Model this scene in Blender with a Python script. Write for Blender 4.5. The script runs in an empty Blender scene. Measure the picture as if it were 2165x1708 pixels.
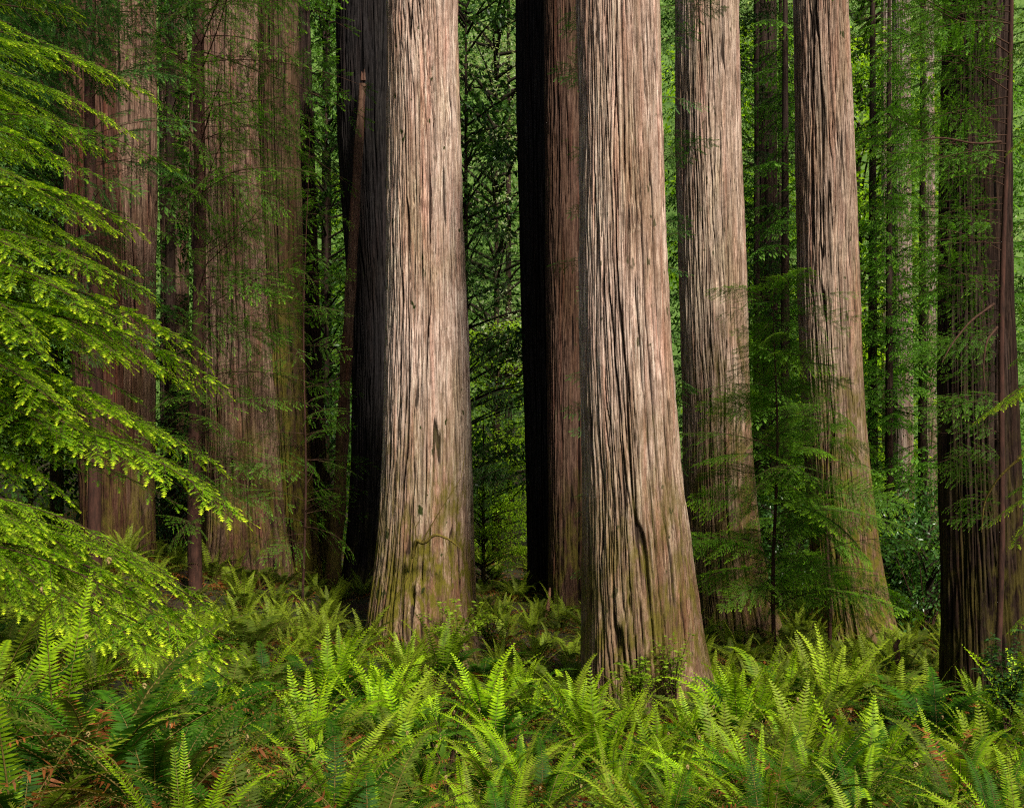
import bpy, math, random
import numpy as np
from mathutils import Vector, Matrix

rng = np.random.default_rng(7)
random.seed(7)
PI = math.pi
scene = bpy.context.scene
COL = scene.collection

# ------------------------------------------------------------------ camera model helpers
F = 2321.0            # focal length in the units of a 2165 x 1708 picture (50 degree lens)
CU, HV, CZ = 1082.5, 1080.0, 3.4

def at(u, v, Y):
    return np.array([(u - CU) / F * Y, Y, CZ - (v - HV) / F * Y])

# ------------------------------------------------------------------ numeric helpers
def sstep(a, b, x):
    t = np.clip((x - a) / (b - a), 0, 1)
    return t * t * (3 - 2 * t)

def vnoise(x, y, px, seed):
    """value noise, periodic in x with period px"""
    r = np.random.default_rng(seed)
    y = y - np.floor(y.min())
    ny = int(y.max()) + 3
    g = r.random((px, ny))
    xi = np.floor(x).astype(int); yi = np.floor(y).astype(int)
    fx = x - xi; fy = y - yi
    fx = fx * fx * (3 - 2 * fx); fy = fy * fy * (3 - 2 * fy)
    x0 = xi % px; x1 = (xi + 1) % px
    a = g[x0, yi] * (1 - fx) + g[x1, yi] * fx
    b = g[x0, yi + 1] * (1 - fx) + g[x1, yi + 1] * fx
    return a * (1 - fy) + b * fy

# ------------------------------------------------------------------ mesh helper
class MB:
    def __init__(s):
        s.V = []; s.F = []; s.A = []; s.n = 0
    def add(s, V, Fc, tip=None, mat=0):
        V = np.asarray(V, float); Fc = np.asarray(Fc, int)
        if tip is None: tip = np.zeros(len(V))
        s.V.append(V); s.A.append(np.broadcast_to(tip, (len(V),)).astype(float))
        s.F.append((Fc + s.n, mat)); s.n += len(V)
    def mesh(s, name, mats, smooth=False, attr='tip'):
        V = np.concatenate(s.V); A = np.concatenate(s.A)
        me = bpy.data.meshes.new(name)
        me.vertices.add(len(V)); me.vertices.foreach_set('co', V.ravel().astype(np.float32))
        loops = np.concatenate([f.ravel() for f, m in s.F])
        tot = np.concatenate([np.full(len(f), f.shape[1]) for f, m in s.F])
        mi = np.concatenate([np.full(len(f), m) for f, m in s.F])
        st = np.concatenate([[0], np.cumsum(tot)[:-1]])
        me.loops.add(len(loops)); me.loops.foreach_set('vertex_index', loops.astype(np.int32))
        me.polygons.add(len(tot))
        me.polygons.foreach_set('loop_start', st.astype(np.int32))
        me.polygons.foreach_set('loop_total', tot.astype(np.int32))
        me.polygons.foreach_set('material_index', mi.astype(np.int32))
        if smooth: me.polygons.foreach_set('use_smooth', np.ones(len(tot), bool))
        at_ = me.attributes.new(attr, 'FLOAT', 'POINT')
        at_.data.foreach_set('value', A.astype(np.float32))
        for m in mats: me.materials.append(m)
        me.update()
        return me

def tube(mb, pts, rad, k=6, tip=0.0, mat=0, cap=False):
    pts = np.asarray(pts, float); n = len(pts)
    rad = np.broadcast_to(np.asarray(rad, float), (n,))
    T = np.gradient(pts, axis=0); T /= np.linalg.norm(T, axis=1)[:, None] + 1e-9
    ref = np.array([0, 0, 1.0]) if abs(T[:, 2]).mean() < .7 else np.array([1.0, 0, 0])
    A = np.cross(T, ref); A /= np.linalg.norm(A, axis=1)[:, None] + 1e-9
    B = np.cross(T, A)
    th = np.arange(k) * 2 * PI / k
    V = pts[:, None, :] + rad[:, None, None] * (np.cos(th)[None, :, None] * A[:, None, :] + np.sin(th)[None, :, None] * B[:, None, :])
    V = V.reshape(-1, 3)
    i = np.arange(n - 1)[:, None] * k; j = np.arange(k)[None, :]; j2 = (j + 1) % k
    Fc = np.stack([i + j, i + j2, i + k + j2, i + k + j], -1).reshape(-1, 4)
    mb.add(V, Fc, tip, mat)
    if cap:
        c = len(V)
        mb.add(np.vstack([V[-k:], pts[-1:]]), [[a, (a + 1) % k, k] for a in range(k)], tip, mat)

def obj(name, me, parent=None, loc=(0, 0, 0)):
    o = bpy.data.objects.new(name, me); COL.objects.link(o)
    o.location = loc
    if parent is not None: o.parent = parent
    return o

def thing(name, label, cat, loc=(0, 0, 0), group=None, me=None, rz=0.0, scale=1.0):
    o = bpy.data.objects.new(name, me); COL.objects.link(o)
    o.location = loc; o.rotation_euler = (0, 0, rz); o.scale = (scale,) * 3
    if label: o['label'] = label
    if cat: o['category'] = cat
    if group: o['group'] = group
    return o

def place(name, me, parent, p, d, roll=0.0, s=1.0, up=(0, 0, 1)):
    """child mesh at world point p, its X axis along d, rolled about it"""
    d = Vector([float(q) for q in d]).normalized(); up = Vector(up)
    y = up.cross(d)
    if y.length < 1e-3: y = Vector((0, 1, 0))
    y.normalize(); z = d.cross(y)
    R = Matrix((d, y, z)).transposed().to_4x4() @ Matrix.Rotation(roll, 4, 'X')
    o = bpy.data.objects.new(name, me); COL.objects.link(o)
    o.parent = parent
    loc = Vector([float(q) for q in p]) - parent.location
    o.matrix_basis = Matrix.Translation(loc) @ R @ Matrix.Diagonal((s, s, s, 1))
    return o

# ------------------------------------------------------------------ materials
def newmat(name):
    m = bpy.data.materials.new(name); m.use_nodes = True
    nt = m.node_tree; nt.nodes.clear()
    return m, nt

def N(nt, t, **k):
    n = nt.nodes.new(t)
    for a, b in k.items():
        if a.startswith('i_'):
            q = a[2:]; q = int(q) if q.isdigit() else q
            n.inputs[q].default_value = b
        else: setattr(n, a, b)
    return n

def ramp(nt, fac, stops, interp='LINEAR'):
    r = N(nt, 'ShaderNodeValToRGB'); e = r.color_ramp.elements; r.color_ramp.interpolation = interp
    while len(e) < len(stops): e.new(.5)
    for el, (p, c) in zip(e, stops):
        el.position = p; el.color = (*c, 1) if len(c) == 3 else c
    nt.links.new(fac, r.inputs[0]); return r.outputs[0]

def mix(nt, fac, a, b, mode='MIX'):
    m = N(nt, 'ShaderNodeMix', data_type='RGBA', blend_type=mode)
    for s, x in ((0, fac), (6, a), (7, b)):
        if hasattr(x, 'is_output'): nt.links.new(x, m.inputs[s])
        else: m.inputs[s].default_value = x if not isinstance(x, tuple) else ((*x, 1) if len(x) == 3 else x)
    return m.outputs[2]

def math_(nt, op, a, b=None, clamp=False):
    m = N(nt, 'ShaderNodeMath', operation=op, use_clamp=clamp)
    for s, x in ((0, a), (1, b)):
        if x is None: continue
        if hasattr(x, 'is_output'): nt.links.new(x, m.inputs[s])
        else: m.inputs[s].default_value = x
    return m.outputs[0]

def leaf_mat(name, dark, light, transl=.35, rough=.55, vary=.35, nscale=1.3, spec=.25, hue2=None, tipname='tip'):
    m, nt = newmat(name); L = nt.links.new
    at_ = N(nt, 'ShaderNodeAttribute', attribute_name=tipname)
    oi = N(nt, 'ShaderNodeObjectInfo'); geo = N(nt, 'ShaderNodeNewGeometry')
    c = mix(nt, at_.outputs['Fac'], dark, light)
    no = N(nt, 'ShaderNodeTexNoise', i_Scale=nscale, i_Detail=3.0, i_Roughness=.6)
    L(geo.outputs['Position'], no.inputs['Vector'])
    k = math_(nt, 'MULTIPLY_ADD', no.outputs['Fac'], 2 * vary); nt.nodes[-1].inputs[2].default_value = 1 - vary
    k2 = math_(nt, 'MULTIPLY_ADD', oi.outputs['Random'], vary * 1.2); nt.nodes[-1].inputs[2].default_value = 1 - vary * .6
    k3 = math_(nt, 'MULTIPLY', k, k2)
    rr = N(nt, 'ShaderNodeTexWhiteNoise', noise_dimensions='1D'); L(geo.outputs['Random Per Island'], rr.inputs['W'])
    k4 = math_(nt, 'MULTIPLY_ADD', rr.outputs['Value'], .5); nt.nodes[-1].inputs[2].default_value = .75
    k3 = math_(nt, 'MULTIPLY', k3, k4)
    comb = N(nt, 'ShaderNodeCombineColor')
    for i in range(3): L(k3, comb.inputs[i])
    c = mix(nt, 1.0, c, comb.outputs[0], 'MULTIPLY')
    if hue2:
        f = math_(nt, 'GREATER_THAN', math_(nt, 'FRACT', math_(nt, 'MULTIPLY', oi.outputs['Random'], 7.31)), .72)
        f = math_(nt, 'MULTIPLY', f, .6)
        c = mix(nt, f, c, mix(nt, 1.0, hue2, comb.outputs[0], 'MULTIPLY'))
    b = N(nt, 'ShaderNodeBsdfPrincipled', i_Roughness=rough)
    b.inputs['Specular IOR Level'].default_value = spec
    L(c, b.inputs['Base Color'])
    t = N(nt, 'ShaderNodeBsdfTranslucent')
    L(mix(nt, 1.0, c, (1.25, 1.3, .7), 'MULTIPLY'), t.inputs['Color'])
    ms = N(nt, 'ShaderNodeMixShader', i_0=transl); L(b.outputs[0], ms.inputs[1]); L(t.outputs[0], ms.inputs[2])
    o = N(nt, 'ShaderNodeOutputMaterial'); L(ms.outputs[0], o.inputs['Surface'])
    return m

def bark_mat(name, light, mid, dark, moss=.4, moss_shade_h=3.0, fine=1.0, lichen=.3, baseshade=.6, red=0.0, bump=.9):
    """attribute 'tip' carries the furrow depth (1 = deep), object z the height above the base"""
    m, nt = newmat(name); L = nt.links.new
    tc = N(nt, 'ShaderNodeTexCoord'); at_ = N(nt, 'ShaderNodeAttribute', attribute_name='tip')
    def noise(sx, sz, det=4.0, rough=.6, dist=0.0, off=0.0):
        mp = N(nt, 'ShaderNodeMapping'); mp.inputs['Scale'].default_value = (sx, sx, sz)
        mp.inputs['Location'].default_value = (off, off * .7, off)
        L(tc.outputs['Object'], mp.inputs['Vector'])
        n = N(nt, 'ShaderNodeTexNoise', i_Scale=1.0, i_Detail=det, i_Roughness=rough, i_Distortion=dist)
        L(mp.outputs[0], n.inputs['Vector']); return n.outputs['Fac']
    fib = noise(40 * fine, 1.5 * fine, 6.0, .72, .1)
    strk = noise(9 * fine, .45, 4.0, .65, .4, 3.0)
    pat = noise(1.3, .35, 4.0, .6, .6, 9.0)
    spk = noise(26, 9, 4.0, .7, .0, 5.0)
    c = ramp(nt, fib, [(.34, tuple((a + b) / 2 for a, b in zip(dark, mid))), (.44, mid), (.53, light), (.70, tuple(min(1, q * 1.35) for q in light))])
    c = mix(nt, ramp(nt, strk, [(.40, (0, 0, 0)), (.60, (1, 1, 1))]), mix(nt, .6, c, mid), c)
    big = noise(.9, .22, 4.0, .6, 1.0, 41.0)
    c = mix(nt, ramp(nt, big, [(.38, (.75, .75, .75)), (.55, (0, 0, 0))]), c, mix(nt, 1.0, c, (.62, .54, .44), 'MULTIPLY'))
    ch = noise(11, 7, 3.0, .6, .2, 51.0)
    c = mix(nt, ramp(nt, ch, [(.52, (0, 0, 0)), (.64, (.5, .5, .5))]), c, mix(nt, 1.0, c, (.5, .46, .42), 'MULTIPLY'))
    # reddish streaks
    rs = ramp(nt, noise(6, .3, 3.0, .6, .2, 21.0), [(.52, (0, 0, 0)), (.68, (1, 1, 1))])
    c = mix(nt, math_(nt, 'MULTIPLY', rs, .35 + red), c, mix(nt, 1.0, c, (1.25, .72, .62), 'MULTIPLY'))
    # grey green lichen
    lf = math_(nt, 'MULTIPLY', ramp(nt, pat, [(.45, (0, 0, 0)), (.65, (1, 1, 1))]), lichen)
    c = mix(nt, lf, c, mix(nt, 1.0, c, (.90, 1.0, .80), 'MULTIPLY'))
    c = mix(nt, ramp(nt, spk, [(.55, (0, 0, 0)), (.72, (.55, .55, .55))]), c, mix(nt, 1.0, c, (.45, .42, .4), 'MULTIPLY'))
    # furrows
    fu = ramp(nt, at_.outputs['Fac'], [(.10, (0, 0, 0)), (.62, (1, 1, 1))])
    c = mix(nt, math_(nt, 'MULTIPLY', fu, .9), c, tuple(q * .35 for q in dark))
    # height: weaker light low down painted as a darker foot, with moss
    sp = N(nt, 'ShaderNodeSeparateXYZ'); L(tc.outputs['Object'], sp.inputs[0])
    hz = math_(nt, 'DIVIDE', sp.outputs['Z'], moss_shade_h)
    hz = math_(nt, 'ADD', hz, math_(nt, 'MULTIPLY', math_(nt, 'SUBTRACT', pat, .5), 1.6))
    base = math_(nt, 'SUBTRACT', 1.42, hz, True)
    c = mix(nt, math_(nt, 'MULTIPLY', base, baseshade), c, mix(nt, 1.0, c, (.42, .34, .24), 'MULTIPLY'))
    mo = math_(nt, 'MULTIPLY', base, ramp(nt, noise(5, 1.6, 6.0, .7, .3, 13.0), [(.44, (0, 0, 0)), (.58, (1, 1, 1))]))
    mo = math_(nt, 'MULTIPLY', mo, moss, True)
    c = mix(nt, mo, c, mix(nt, spk, (.04, .045, .006), (.26, .21, .03)))
    # tiny moss dots higher up
    md = ramp(nt, noise(7, 3.2, 2.0, .5, 0, 31.0), [(.69, (0, 0, 0)), (.72, (1, 1, 1))])
    c = mix(nt, math_(nt, 'MULTIPLY', md, min(1, moss * .9)), c, (.04, .05, .012))
    b = N(nt, 'ShaderNodeBsdfPrincipled', i_Roughness=.9)
    b.inputs['Specular IOR Level'].default_value = .12
    L(c, b.inputs['Base Color'])
    hh = math_(nt, 'ADD', math_(nt, 'MULTIPLY', fib, 1.0), math_(nt, 'MULTIPLY', spk, .5))
    bp = N(nt, 'ShaderNodeBump', i_Strength=bump, i_Distance=.03); L(hh, bp.inputs['Height'])
    L(bp.outputs[0], b.inputs['Normal'])
    o = N(nt, 'ShaderNodeOutputMaterial'); L(b.outputs[0], o.inputs['Surface'])
    return m

def simple_mat(name, c1, c2, scale=8.0, rough=.85, zs=1.0):
    m, nt = newmat(name); L = nt.links.new
    tc = N(nt, 'ShaderNodeTexCoord'); mp = N(nt, 'ShaderNodeMapping'); mp.inputs['Scale'].default_value = (1, 1, zs)
    L(tc.outputs['Object'], mp.inputs[0])
    no = N(nt, 'ShaderNodeTexNoise', i_Scale=scale, i_Detail=5.0, i_Roughness=.65); L(mp.outputs[0], no.inputs['Vector'])
    c = ramp(nt, no.outputs['Fac'], [(.35, c1), (.65, c2)])
    b = N(nt, 'ShaderNodeBsdfPrincipled', i_Roughness=rough); b.inputs['Specular IOR Level'].default_value = .15
    L(c, b.inputs['Base Color'])
    bp = N(nt, 'ShaderNodeBump', i_Strength=.5, i_Distance=.02); L(no.outputs['Fac'], bp.inputs['Height']); L(bp.outputs[0], b.inputs['Normal'])
    o = N(nt, 'ShaderNodeOutputMaterial'); L(b.outputs[0], o.inputs['Surface'])
    return m

M = {}
M['bark_a'] = bark_mat('bark_pale_warm', (.86, .65, .54), (.42, .285, .22), (.055, .033, .025), moss=.85, moss_shade_h=3.6, lichen=.4, baseshade=.85)
M['bark_b'] = bark_mat('bark_pale_pink', (.88, .67, .56), (.43, .295, .23), (.055, .033, .025), moss=1.3, moss_shade_h=3.6, lichen=.5, baseshade=.85)
M['bark_c'] = bark_mat('bark_pale_grey', (.76, .58, .47), (.33, .23, .175), (.045, .03, .022), moss=.8, moss_shade_h=5.6, lichen=.5, baseshade=.9)
M['bark_d'] = bark_mat('bark_grey_mossy_side', (.64, .48, .38), (.27, .185, .14), (.045, .03, .022), moss=1.0, moss_shade_h=6.5, lichen=.4, baseshade=.9)
M['bark_e'] = bark_mat('bark_russet_shade', (.20, .12, .085), (.085, .046, .034), (.015, .008, .007), moss=.6, moss_shade_h=3.0, lichen=.5, red=.1)
M['bark_char'] = bark_mat('bark_charred', (.04, .034, .034), (.014, .012, .013), (.004, .003, .004), moss=.15, moss_shade_h=1.5, lichen=.5)
M['bark_red'] = bark_mat('bark_red', (.19, .10, .07), (.10, .048, .033), (.03, .014, .010), moss=.5, moss_shade_h=2.0, lichen=.3, red=.4)
M['bark_brown'] = bark_mat('bark_brown', (.34, .22, .16), (.15, .088, .064), (.02, .011, .009), moss=.7, moss_shade_h=3.5, lichen=.4, red=.05)
M['bark_dark'] = bark_mat('bark_dark', (.075, .048, .038), (.03, .018, .015), (.008, .005, .004), moss=.35, moss_shade_h=4.0, lichen=.5)
M['bark_moss'] = bark_mat('bark_mossy', (.17, .11, .07), (.085, .055, .032), (.015, .01, .006), moss=1.0, moss_shade_h=7.0, lichen=.4)
M['bark_far'] = bark_mat('bark_far_pale', (.46, .37, .33), (.30, .22, .19), (.09, .06, .05), moss=.4, moss_shade_h=6.0, fine=.5, lichen=.3)
M['twig'] = simple_mat('twig_brown', (.045, .022, .014), (.11, .058, .036), 20, .8)
M['twig_moss'] = simple_mat('twig_mossy', (.09, .06, .015), (.22, .17, .035), 30, .95)
M['twig_dark'] = simple_mat('twig_dark', (.015, .011, .008), (.04, .03, .018), 20, .9)
M['sapling_bark'] = simple_mat('sapling_bark', (.03, .016, .012), (.09, .04, .028), 14, .85, .25)
M['snag'] = simple_mat('snag_wood', (.10, .05, .028), (.28, .14, .08), 12, .9, .15)
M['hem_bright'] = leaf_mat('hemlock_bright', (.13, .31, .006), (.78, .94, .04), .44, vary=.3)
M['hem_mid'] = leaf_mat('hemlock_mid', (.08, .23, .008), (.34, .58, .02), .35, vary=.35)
M['red_green'] = leaf_mat('redwood_needles', (.06, .20, .010), (.24, .48, .02), .3, vary=.4)
M['red_blue'] = leaf_mat('redwood_needles_blue', (.03, .11, .02), (.11, .25, .035), .25, vary=.4)
M['red_right'] = leaf_mat('redwood_needles_fresh', (.07, .22, .012), (.26, .52, .025), .35, vary=.35)
M['bg_dark'] = leaf_mat('far_needles_dark', (.02, .06, .010), (.06, .14, .014), .25, vary=.6, nscale=.5)
M['bg_mid'] = leaf_mat('far_needles_mid', (.03, .09, .012), (.12, .26, .025), .35, vary=.6, nscale=.5)
M['bg_lime'] = leaf_mat('far_leaves_lime', (.30, .52, .012), (.62, .86, .05), .5, vary=.55, nscale=.8)  # sunlit glow of the far foliage is put into this leaf colour
M['bg_broad'] = leaf_mat('far_broad_leaves', (.03, .09, .012), (.09, .20, .03), .3, vary=.5, nscale=.6, spec=.5, rough=.4)
M['bg_haze'] = leaf_mat('far_haze_leaves', (.06, .15, .02), (.36, .54, .14), .4, vary=.8, nscale=.12)  # pale haze and broad pools of light put into the leaf colour
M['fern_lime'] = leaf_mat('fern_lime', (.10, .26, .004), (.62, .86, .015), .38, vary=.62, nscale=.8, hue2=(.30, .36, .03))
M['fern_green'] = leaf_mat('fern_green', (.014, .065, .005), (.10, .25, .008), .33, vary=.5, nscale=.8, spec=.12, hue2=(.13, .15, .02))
M['fern_dead'] = leaf_mat('fern_dead', (.24, .07, .016), (.48, .17, .04), .3, vary=.5, nscale=2)
M['fern_yellow'] = leaf_mat('fern_yellowing', (.17, .17, .015), (.36, .24, .02), .35, vary=.35, nscale=2)
M['rachis'] = simple_mat('fern_stem', (.12, .10, .02), (.25, .17, .05), 20, .6)
M['fiddle'] = simple_mat('fiddlehead_scales', (.28, .20, .07), (.45, .34, .14), 40, .8)
M['bg_fresh'] = leaf_mat('far_fresh_needles', (.07, .19, .02), (.26, .50, .05), .42, vary=.55, nscale=.5)
M['bg_glow'] = leaf_mat('sky_glow_leaves', (.50, .60, .32), (.85, .92, .55), .45, vary=.2, nscale=.2)  # whitish leaf colour stands in for hazy sky glow
M['leaf_shiny'] = leaf_mat('shrub_leaves', (.035, .10, .02), (.09, .20, .04), .25, rough=.3, vary=.35, spec=.6)
M['leaf_fresh'] = leaf_mat('fresh_leaves', (.10, .24, .015), (.24, .42, .03), .4, rough=.4, vary=.25, spec=.4)
M['leaf_small'] = leaf_mat('huckleberry_leaves', (.16, .30, .012), (.46, .62, .04), .4, vary=.35)

# ------------------------------------------------------------------ ground
CP = [  # u, v, Y
    (1358, 1490, 18), (910, 1400, 22), (765, 1245, 27), (1545, 1350, 26), (1790, 1372, 28), (1145, 1262, 31), (1200, 1305, 29),
    (250, 1180, 25), (530, 1228, 26), (2080, 1490, 18.5), (1082, 1708, 12), (1600, 1708, 12), (2100, 1708, 12), (100, 1650, 7),
    (100, 1400, 12), (450, 1520, 14), (600, 1360, 20), (1082, 1720, 9), (2000, 1760, 8), (-300, 1300, 12), (-200, 1180, 25),
    (2500, 1480, 18), (700, 1600, 14.5), (1000, 1330, 27), (1900, 1400, 25), (300, 1600, 9), (700, 1760, 9.5)]
GP = np.array([at(*c) for c in CP] + [[0, 0, 1.5], [6, 0, .8], [-6, 0, 2.2], [-20, 10, 3], [20, 12, .2], [0, 45, 1.5], [-20, 45, 3.2],
     [20, 45, .6], [-9, 36, 2.2], [9, 36, .4], [0, 75, 5], [-35, 75, 7], [35, 75, 4], [45, 30, 1], [-45, 30, 5], [0, -30, 1], [0, 130, 14], [-120, 130, 16], [120, 130, 14], [0, -150, 0], [150, 0, 0], [-150, 0, 5]])

def ground(x, y, rough=True):
    x = np.asarray(x, float); y = np.asarray(y, float); sh = x.shape
    X = x.ravel()[:, None]; Y = y.ravel()[:, None]
    d2 = (X - GP[:, 0]) ** 2 + (Y - GP[:, 1]) ** 2 + .6
    w = d2 ** -1.7
    z = (w * GP[:, 2]).sum(1) / w.sum(1)
    z = z.reshape(sh)
    if rough:
        z = z + .06 * np.sin(x * 1.7 + 1.3 * np.sin(y * 1.1)) * np.cos(y * 1.5 + .7 * np.sin(x * .9)) + .03 * np.sin(x * 4.1 + y) * np.sin(y * 3.7 - x)
    return z
def gz(x, y): return float(ground(np.array([x]), np.array([y]))[0])

def build_ground():
    xs = np.concatenate([-np.geomspace(400, 30.5, 14), np.linspace(-30, 30, 241), np.geomspace(30.5, 400, 14)])
    ys = np.concatenate([-np.geomspace(300, 5, 12), np.linspace(-4, 50, 217), np.geomspace(51, 500, 18)])
    X, Y = np.meshgrid(xs, ys, indexing='ij'); Z = ground(X, Y)
    mb = MB(); nx, ny = X.shape
    i = np.arange(nx - 1)[:, None] * ny; j = np.arange(ny - 1)[None, :]
    Fc = np.stack([i + j, i + ny + j, i + ny + j + 1, i + j + 1], -1).reshape(-1, 4)
    mb.add(np.stack([X, Y, Z], -1).reshape(-1, 3), Fc)
    m, nt = newmat('forest_floor'); L = nt.links.new
    tc = N(nt, 'ShaderNodeTexCoord')
    n1 = N(nt, 'ShaderNodeTexNoise', i_Scale=14.0, i_Detail=8.0, i_Roughness=.75); L(tc.outputs['Object'], n1.inputs['Vector'])
    n2 = N(nt, 'ShaderNodeTexNoise', i_Scale=.9, i_Detail=4.0, i_Roughness=.6); L(tc.outputs['Object'], n2.inputs['Vector'])
    vo = N(nt, 'ShaderNodeTexVoronoi', i_Scale=30.0); L(tc.outputs['Object'], vo.inputs['Vector'])
    c = ramp(nt, n1.outputs['Fac'], [(.3, (.012, .006, .003)), (.5, (.045, .02, .009)), (.7, (.12, .055, .022))])
    c = mix(nt, ramp(nt, n2.outputs['Fac'], [(.45, (0, 0, 0)), (.62, (.8, .8, .8))]), c, mix(nt, n1.outputs['Fac'], (.01, .025, .005), (.06, .10, .02)))
    c = mix(nt, .35, c, mix(nt, 1.0, c, vo.outputs['Color'], 'MULTIPLY'))
    b = N(nt, 'ShaderNodeBsdfPrincipled', i_Roughness=.95); L(c, b.inputs['Base Color'])
    bp = N(nt, 'ShaderNodeBump', i_Strength=1.0, i_Distance=.06); L(n1.outputs['Fac'], bp.inputs['Height']); L(bp.outputs[0], b.inputs['Normal'])
    o = N(nt, 'ShaderNodeOutputMaterial'); L(b.outputs[0], o.inputs['Surface'])
    g = obj('ground', mb.mesh('ground', [m], True)); g['kind'] = 'structure'
build_ground()

# ------------------------------------------------------------------ trunks
def trunk_mesh(name, prof, Y, mat, seed, nt_=300, nz=340, depth=.045, lobes=.05, basez=None, plate=.18, extra=2.0, flare=.25, dents=()):
    """prof: list of (v, uLeft, uRight) from top to bottom. returns mesh (object space: z from base), base location"""
    prof = sorted(prof)
    vs = np.array([p[0] for p in prof], float)
    cu = np.array([(p[1] + p[2]) / 2 for p in prof]); wu = np.array([(p[2] - p[1]) for p in prof], float)
    zs = CZ - (vs - HV) / F * Y; xs = (cu - CU) / F * Y; rs = wu / 2 / F * Y
    zs, xs, rs = zs[::-1], xs[::-1], rs[::-1]         # bottom to top
    bx = xs[0]; bz = gz(bx, Y) if basez is None else basez
    top = max(zs[-1], CZ + HV / F * Y) + extra
    zz = np.linspace(min(bz, zs[0]) - .5, top, nz)
    cx = np.interp(zz, zs, xs); r = np.interp(zz, zs, rs)
    ker = np.ones(max(3, nz // 12)); ker /= ker.sum()
    pad = len(ker) // 2
    sm = lambda a: np.convolve(np.pad(a, (pad, len(ker) - 1 - pad), mode='edge'), ker, mode='valid')
    cx = sm(cx); r = sm(r)
    r = np.where(zz > zs[-1], r * (1 - .008 * (zz - zs[-1])), r)
    th = np.arange(nt_) / nt_ * 2 * PI
    T, Z = np.meshgrid(th, zz, indexing='xy')
    tn = T / (2 * PI); hb = Z - bz; rmean = float(np.median(r))
    K = max(10, int(2 * PI * rmean / plate))
    warp = (vnoise(tn * 4, Z / 5.0, 4, seed + 1) - .5) * .10 + (vnoise(tn * 9, Z / 2.0, 9, seed + 2) - .5) * .035
    def furrows(K, wob, zs, sd, wid, keep):
        # near vertical cracks between plates: cell edges that wander, fade in and out and fork
        x = tn * K + warp * K * .35 + (vnoise(tn * K, Z / zs, K, sd) - .5) * wob + (vnoise(tn * K * 2, Z / (zs * .22), K * 2, sd + 50) - .5) * .28
        x = x + (vnoise(tn * max(3, K // 3), Z * 0, max(3, K // 3), sd + 51) - .5) * 2.0
        e = np.abs(x - np.round(x)) * 2
        wv = wid * (.45 + 1.1 * vnoise(tn * K, Z / (zs * .6), K, sd + 52))
        on = sstep(keep - .18, keep + .18, vnoise(tn * K * 2, Z / (zs * .9), K * 2, sd + 53))
        return (1 - sstep(.25 * wv, wv, e)) * on
    c1 = furrows(K, 1.1, 4.2, seed + 3, .17, .42)
    K2 = int(K * 2.1)
    c2 = furrows(K2, 1.3, 2.6, seed + 200, .26, .40)
    K3 = K * 4
    c3 = furrows(K3, 1.5, 1.5, seed + 400, .5, .38)
    h1 = 1 - c1; h2 = 1 - c2
    n3 = 1 - c3 + (vnoise(tn * K3, Z / .5, K3, seed + 7) - .5) * .8
    n4 = vnoise(tn * K3 * 2, Z / .5, K3 * 2, seed + 9)
    lob = (vnoise(tn * 7 + warp * .15, Z / 6.0, 7, seed + 8) - .5) * 2 + (vnoise(tn * 13, Z / 3.0, 13, seed + 10) - .5)
    fb = np.exp(-np.clip(hb, 0, None) / 1.6)
    disp = depth * (h1 - .8) + depth * .5 * (h2 - .75) + depth * .5 * (n3 - .5) + depth * .35 * (n4 - .5)
    R = r[:, None] * (1 + lobes * lob * (1 + 2.2 * fb) + flare * .25 * fb * (lob > -9) * 0) + disp
    buttress = vnoise(tn * 9, Z * 0, 9, seed + 12)
    R = R * (1 + flare * np.exp(-np.clip(hb + .2, 0, None) / .55) * (buttress - .3))
    dc = np.zeros_like(R)
    for u_, v_, w_, h_, d_ in dents:
        z0 = CZ - (v_ - HV) / F * Y; x0 = (u_ - CU) / F * Y
        rz = float(np.interp(z0, zz, r)); t0 = 2 * PI - math.acos(max(-1, min(1, (x0 - float(np.interp(z0, zz, cx))) / rz)))
        g = np.exp(-(((T - t0) * rz / w_) ** 2 + ((Z - z0) / h_) ** 2) ** 1.6)
        R = R - d_ * g; dc = dc + g * (1.4 if d_ > 0 else .15)
    X = cx[:, None] + R * np.cos(T) - bx; Yc = R * np.sin(T)
    mb = MB()
    i = np.arange(nz - 1)[:, None] * nt_; j = np.arange(nt_)[None, :]; j2 = (j + 1) % nt_
    Fc = np.stack([i + j, i + j2, i + nt_ + j2, i + nt_ + j], -1).reshape(-1, 4)
    cav = np.clip(c1 * .9 + c2 * .6 + c3 * .36 + dc, 0, 1)
    mb.add(np.stack([X, Yc, Z - bz], -1).reshape(-1, 3), Fc, cav.ravel())
    return mb.mesh(name, [mat], True), (float(bx), float(Y), float(bz)), (cx, zz, r)

TR = {}
def redwood(key, label, prof, Y, mat, seed, name='redwood_tree', group=None, **k):
    me, loc, info = trunk_mesh('trunk', prof, Y, M[mat], seed, **k)
    t = thing(name, label, 'tree', loc, group)
    obj('trunk', me, t)
    TR[key] = (t, info, Y)
    return t

def trunk_point(key, v):
    t, (cx, zz, r), Y = TR[key]
    z = CZ - (v - HV) / F * Y
    return float(np.interp(z, zz, cx)), z, float(np.interp(z, zz, r))

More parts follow.
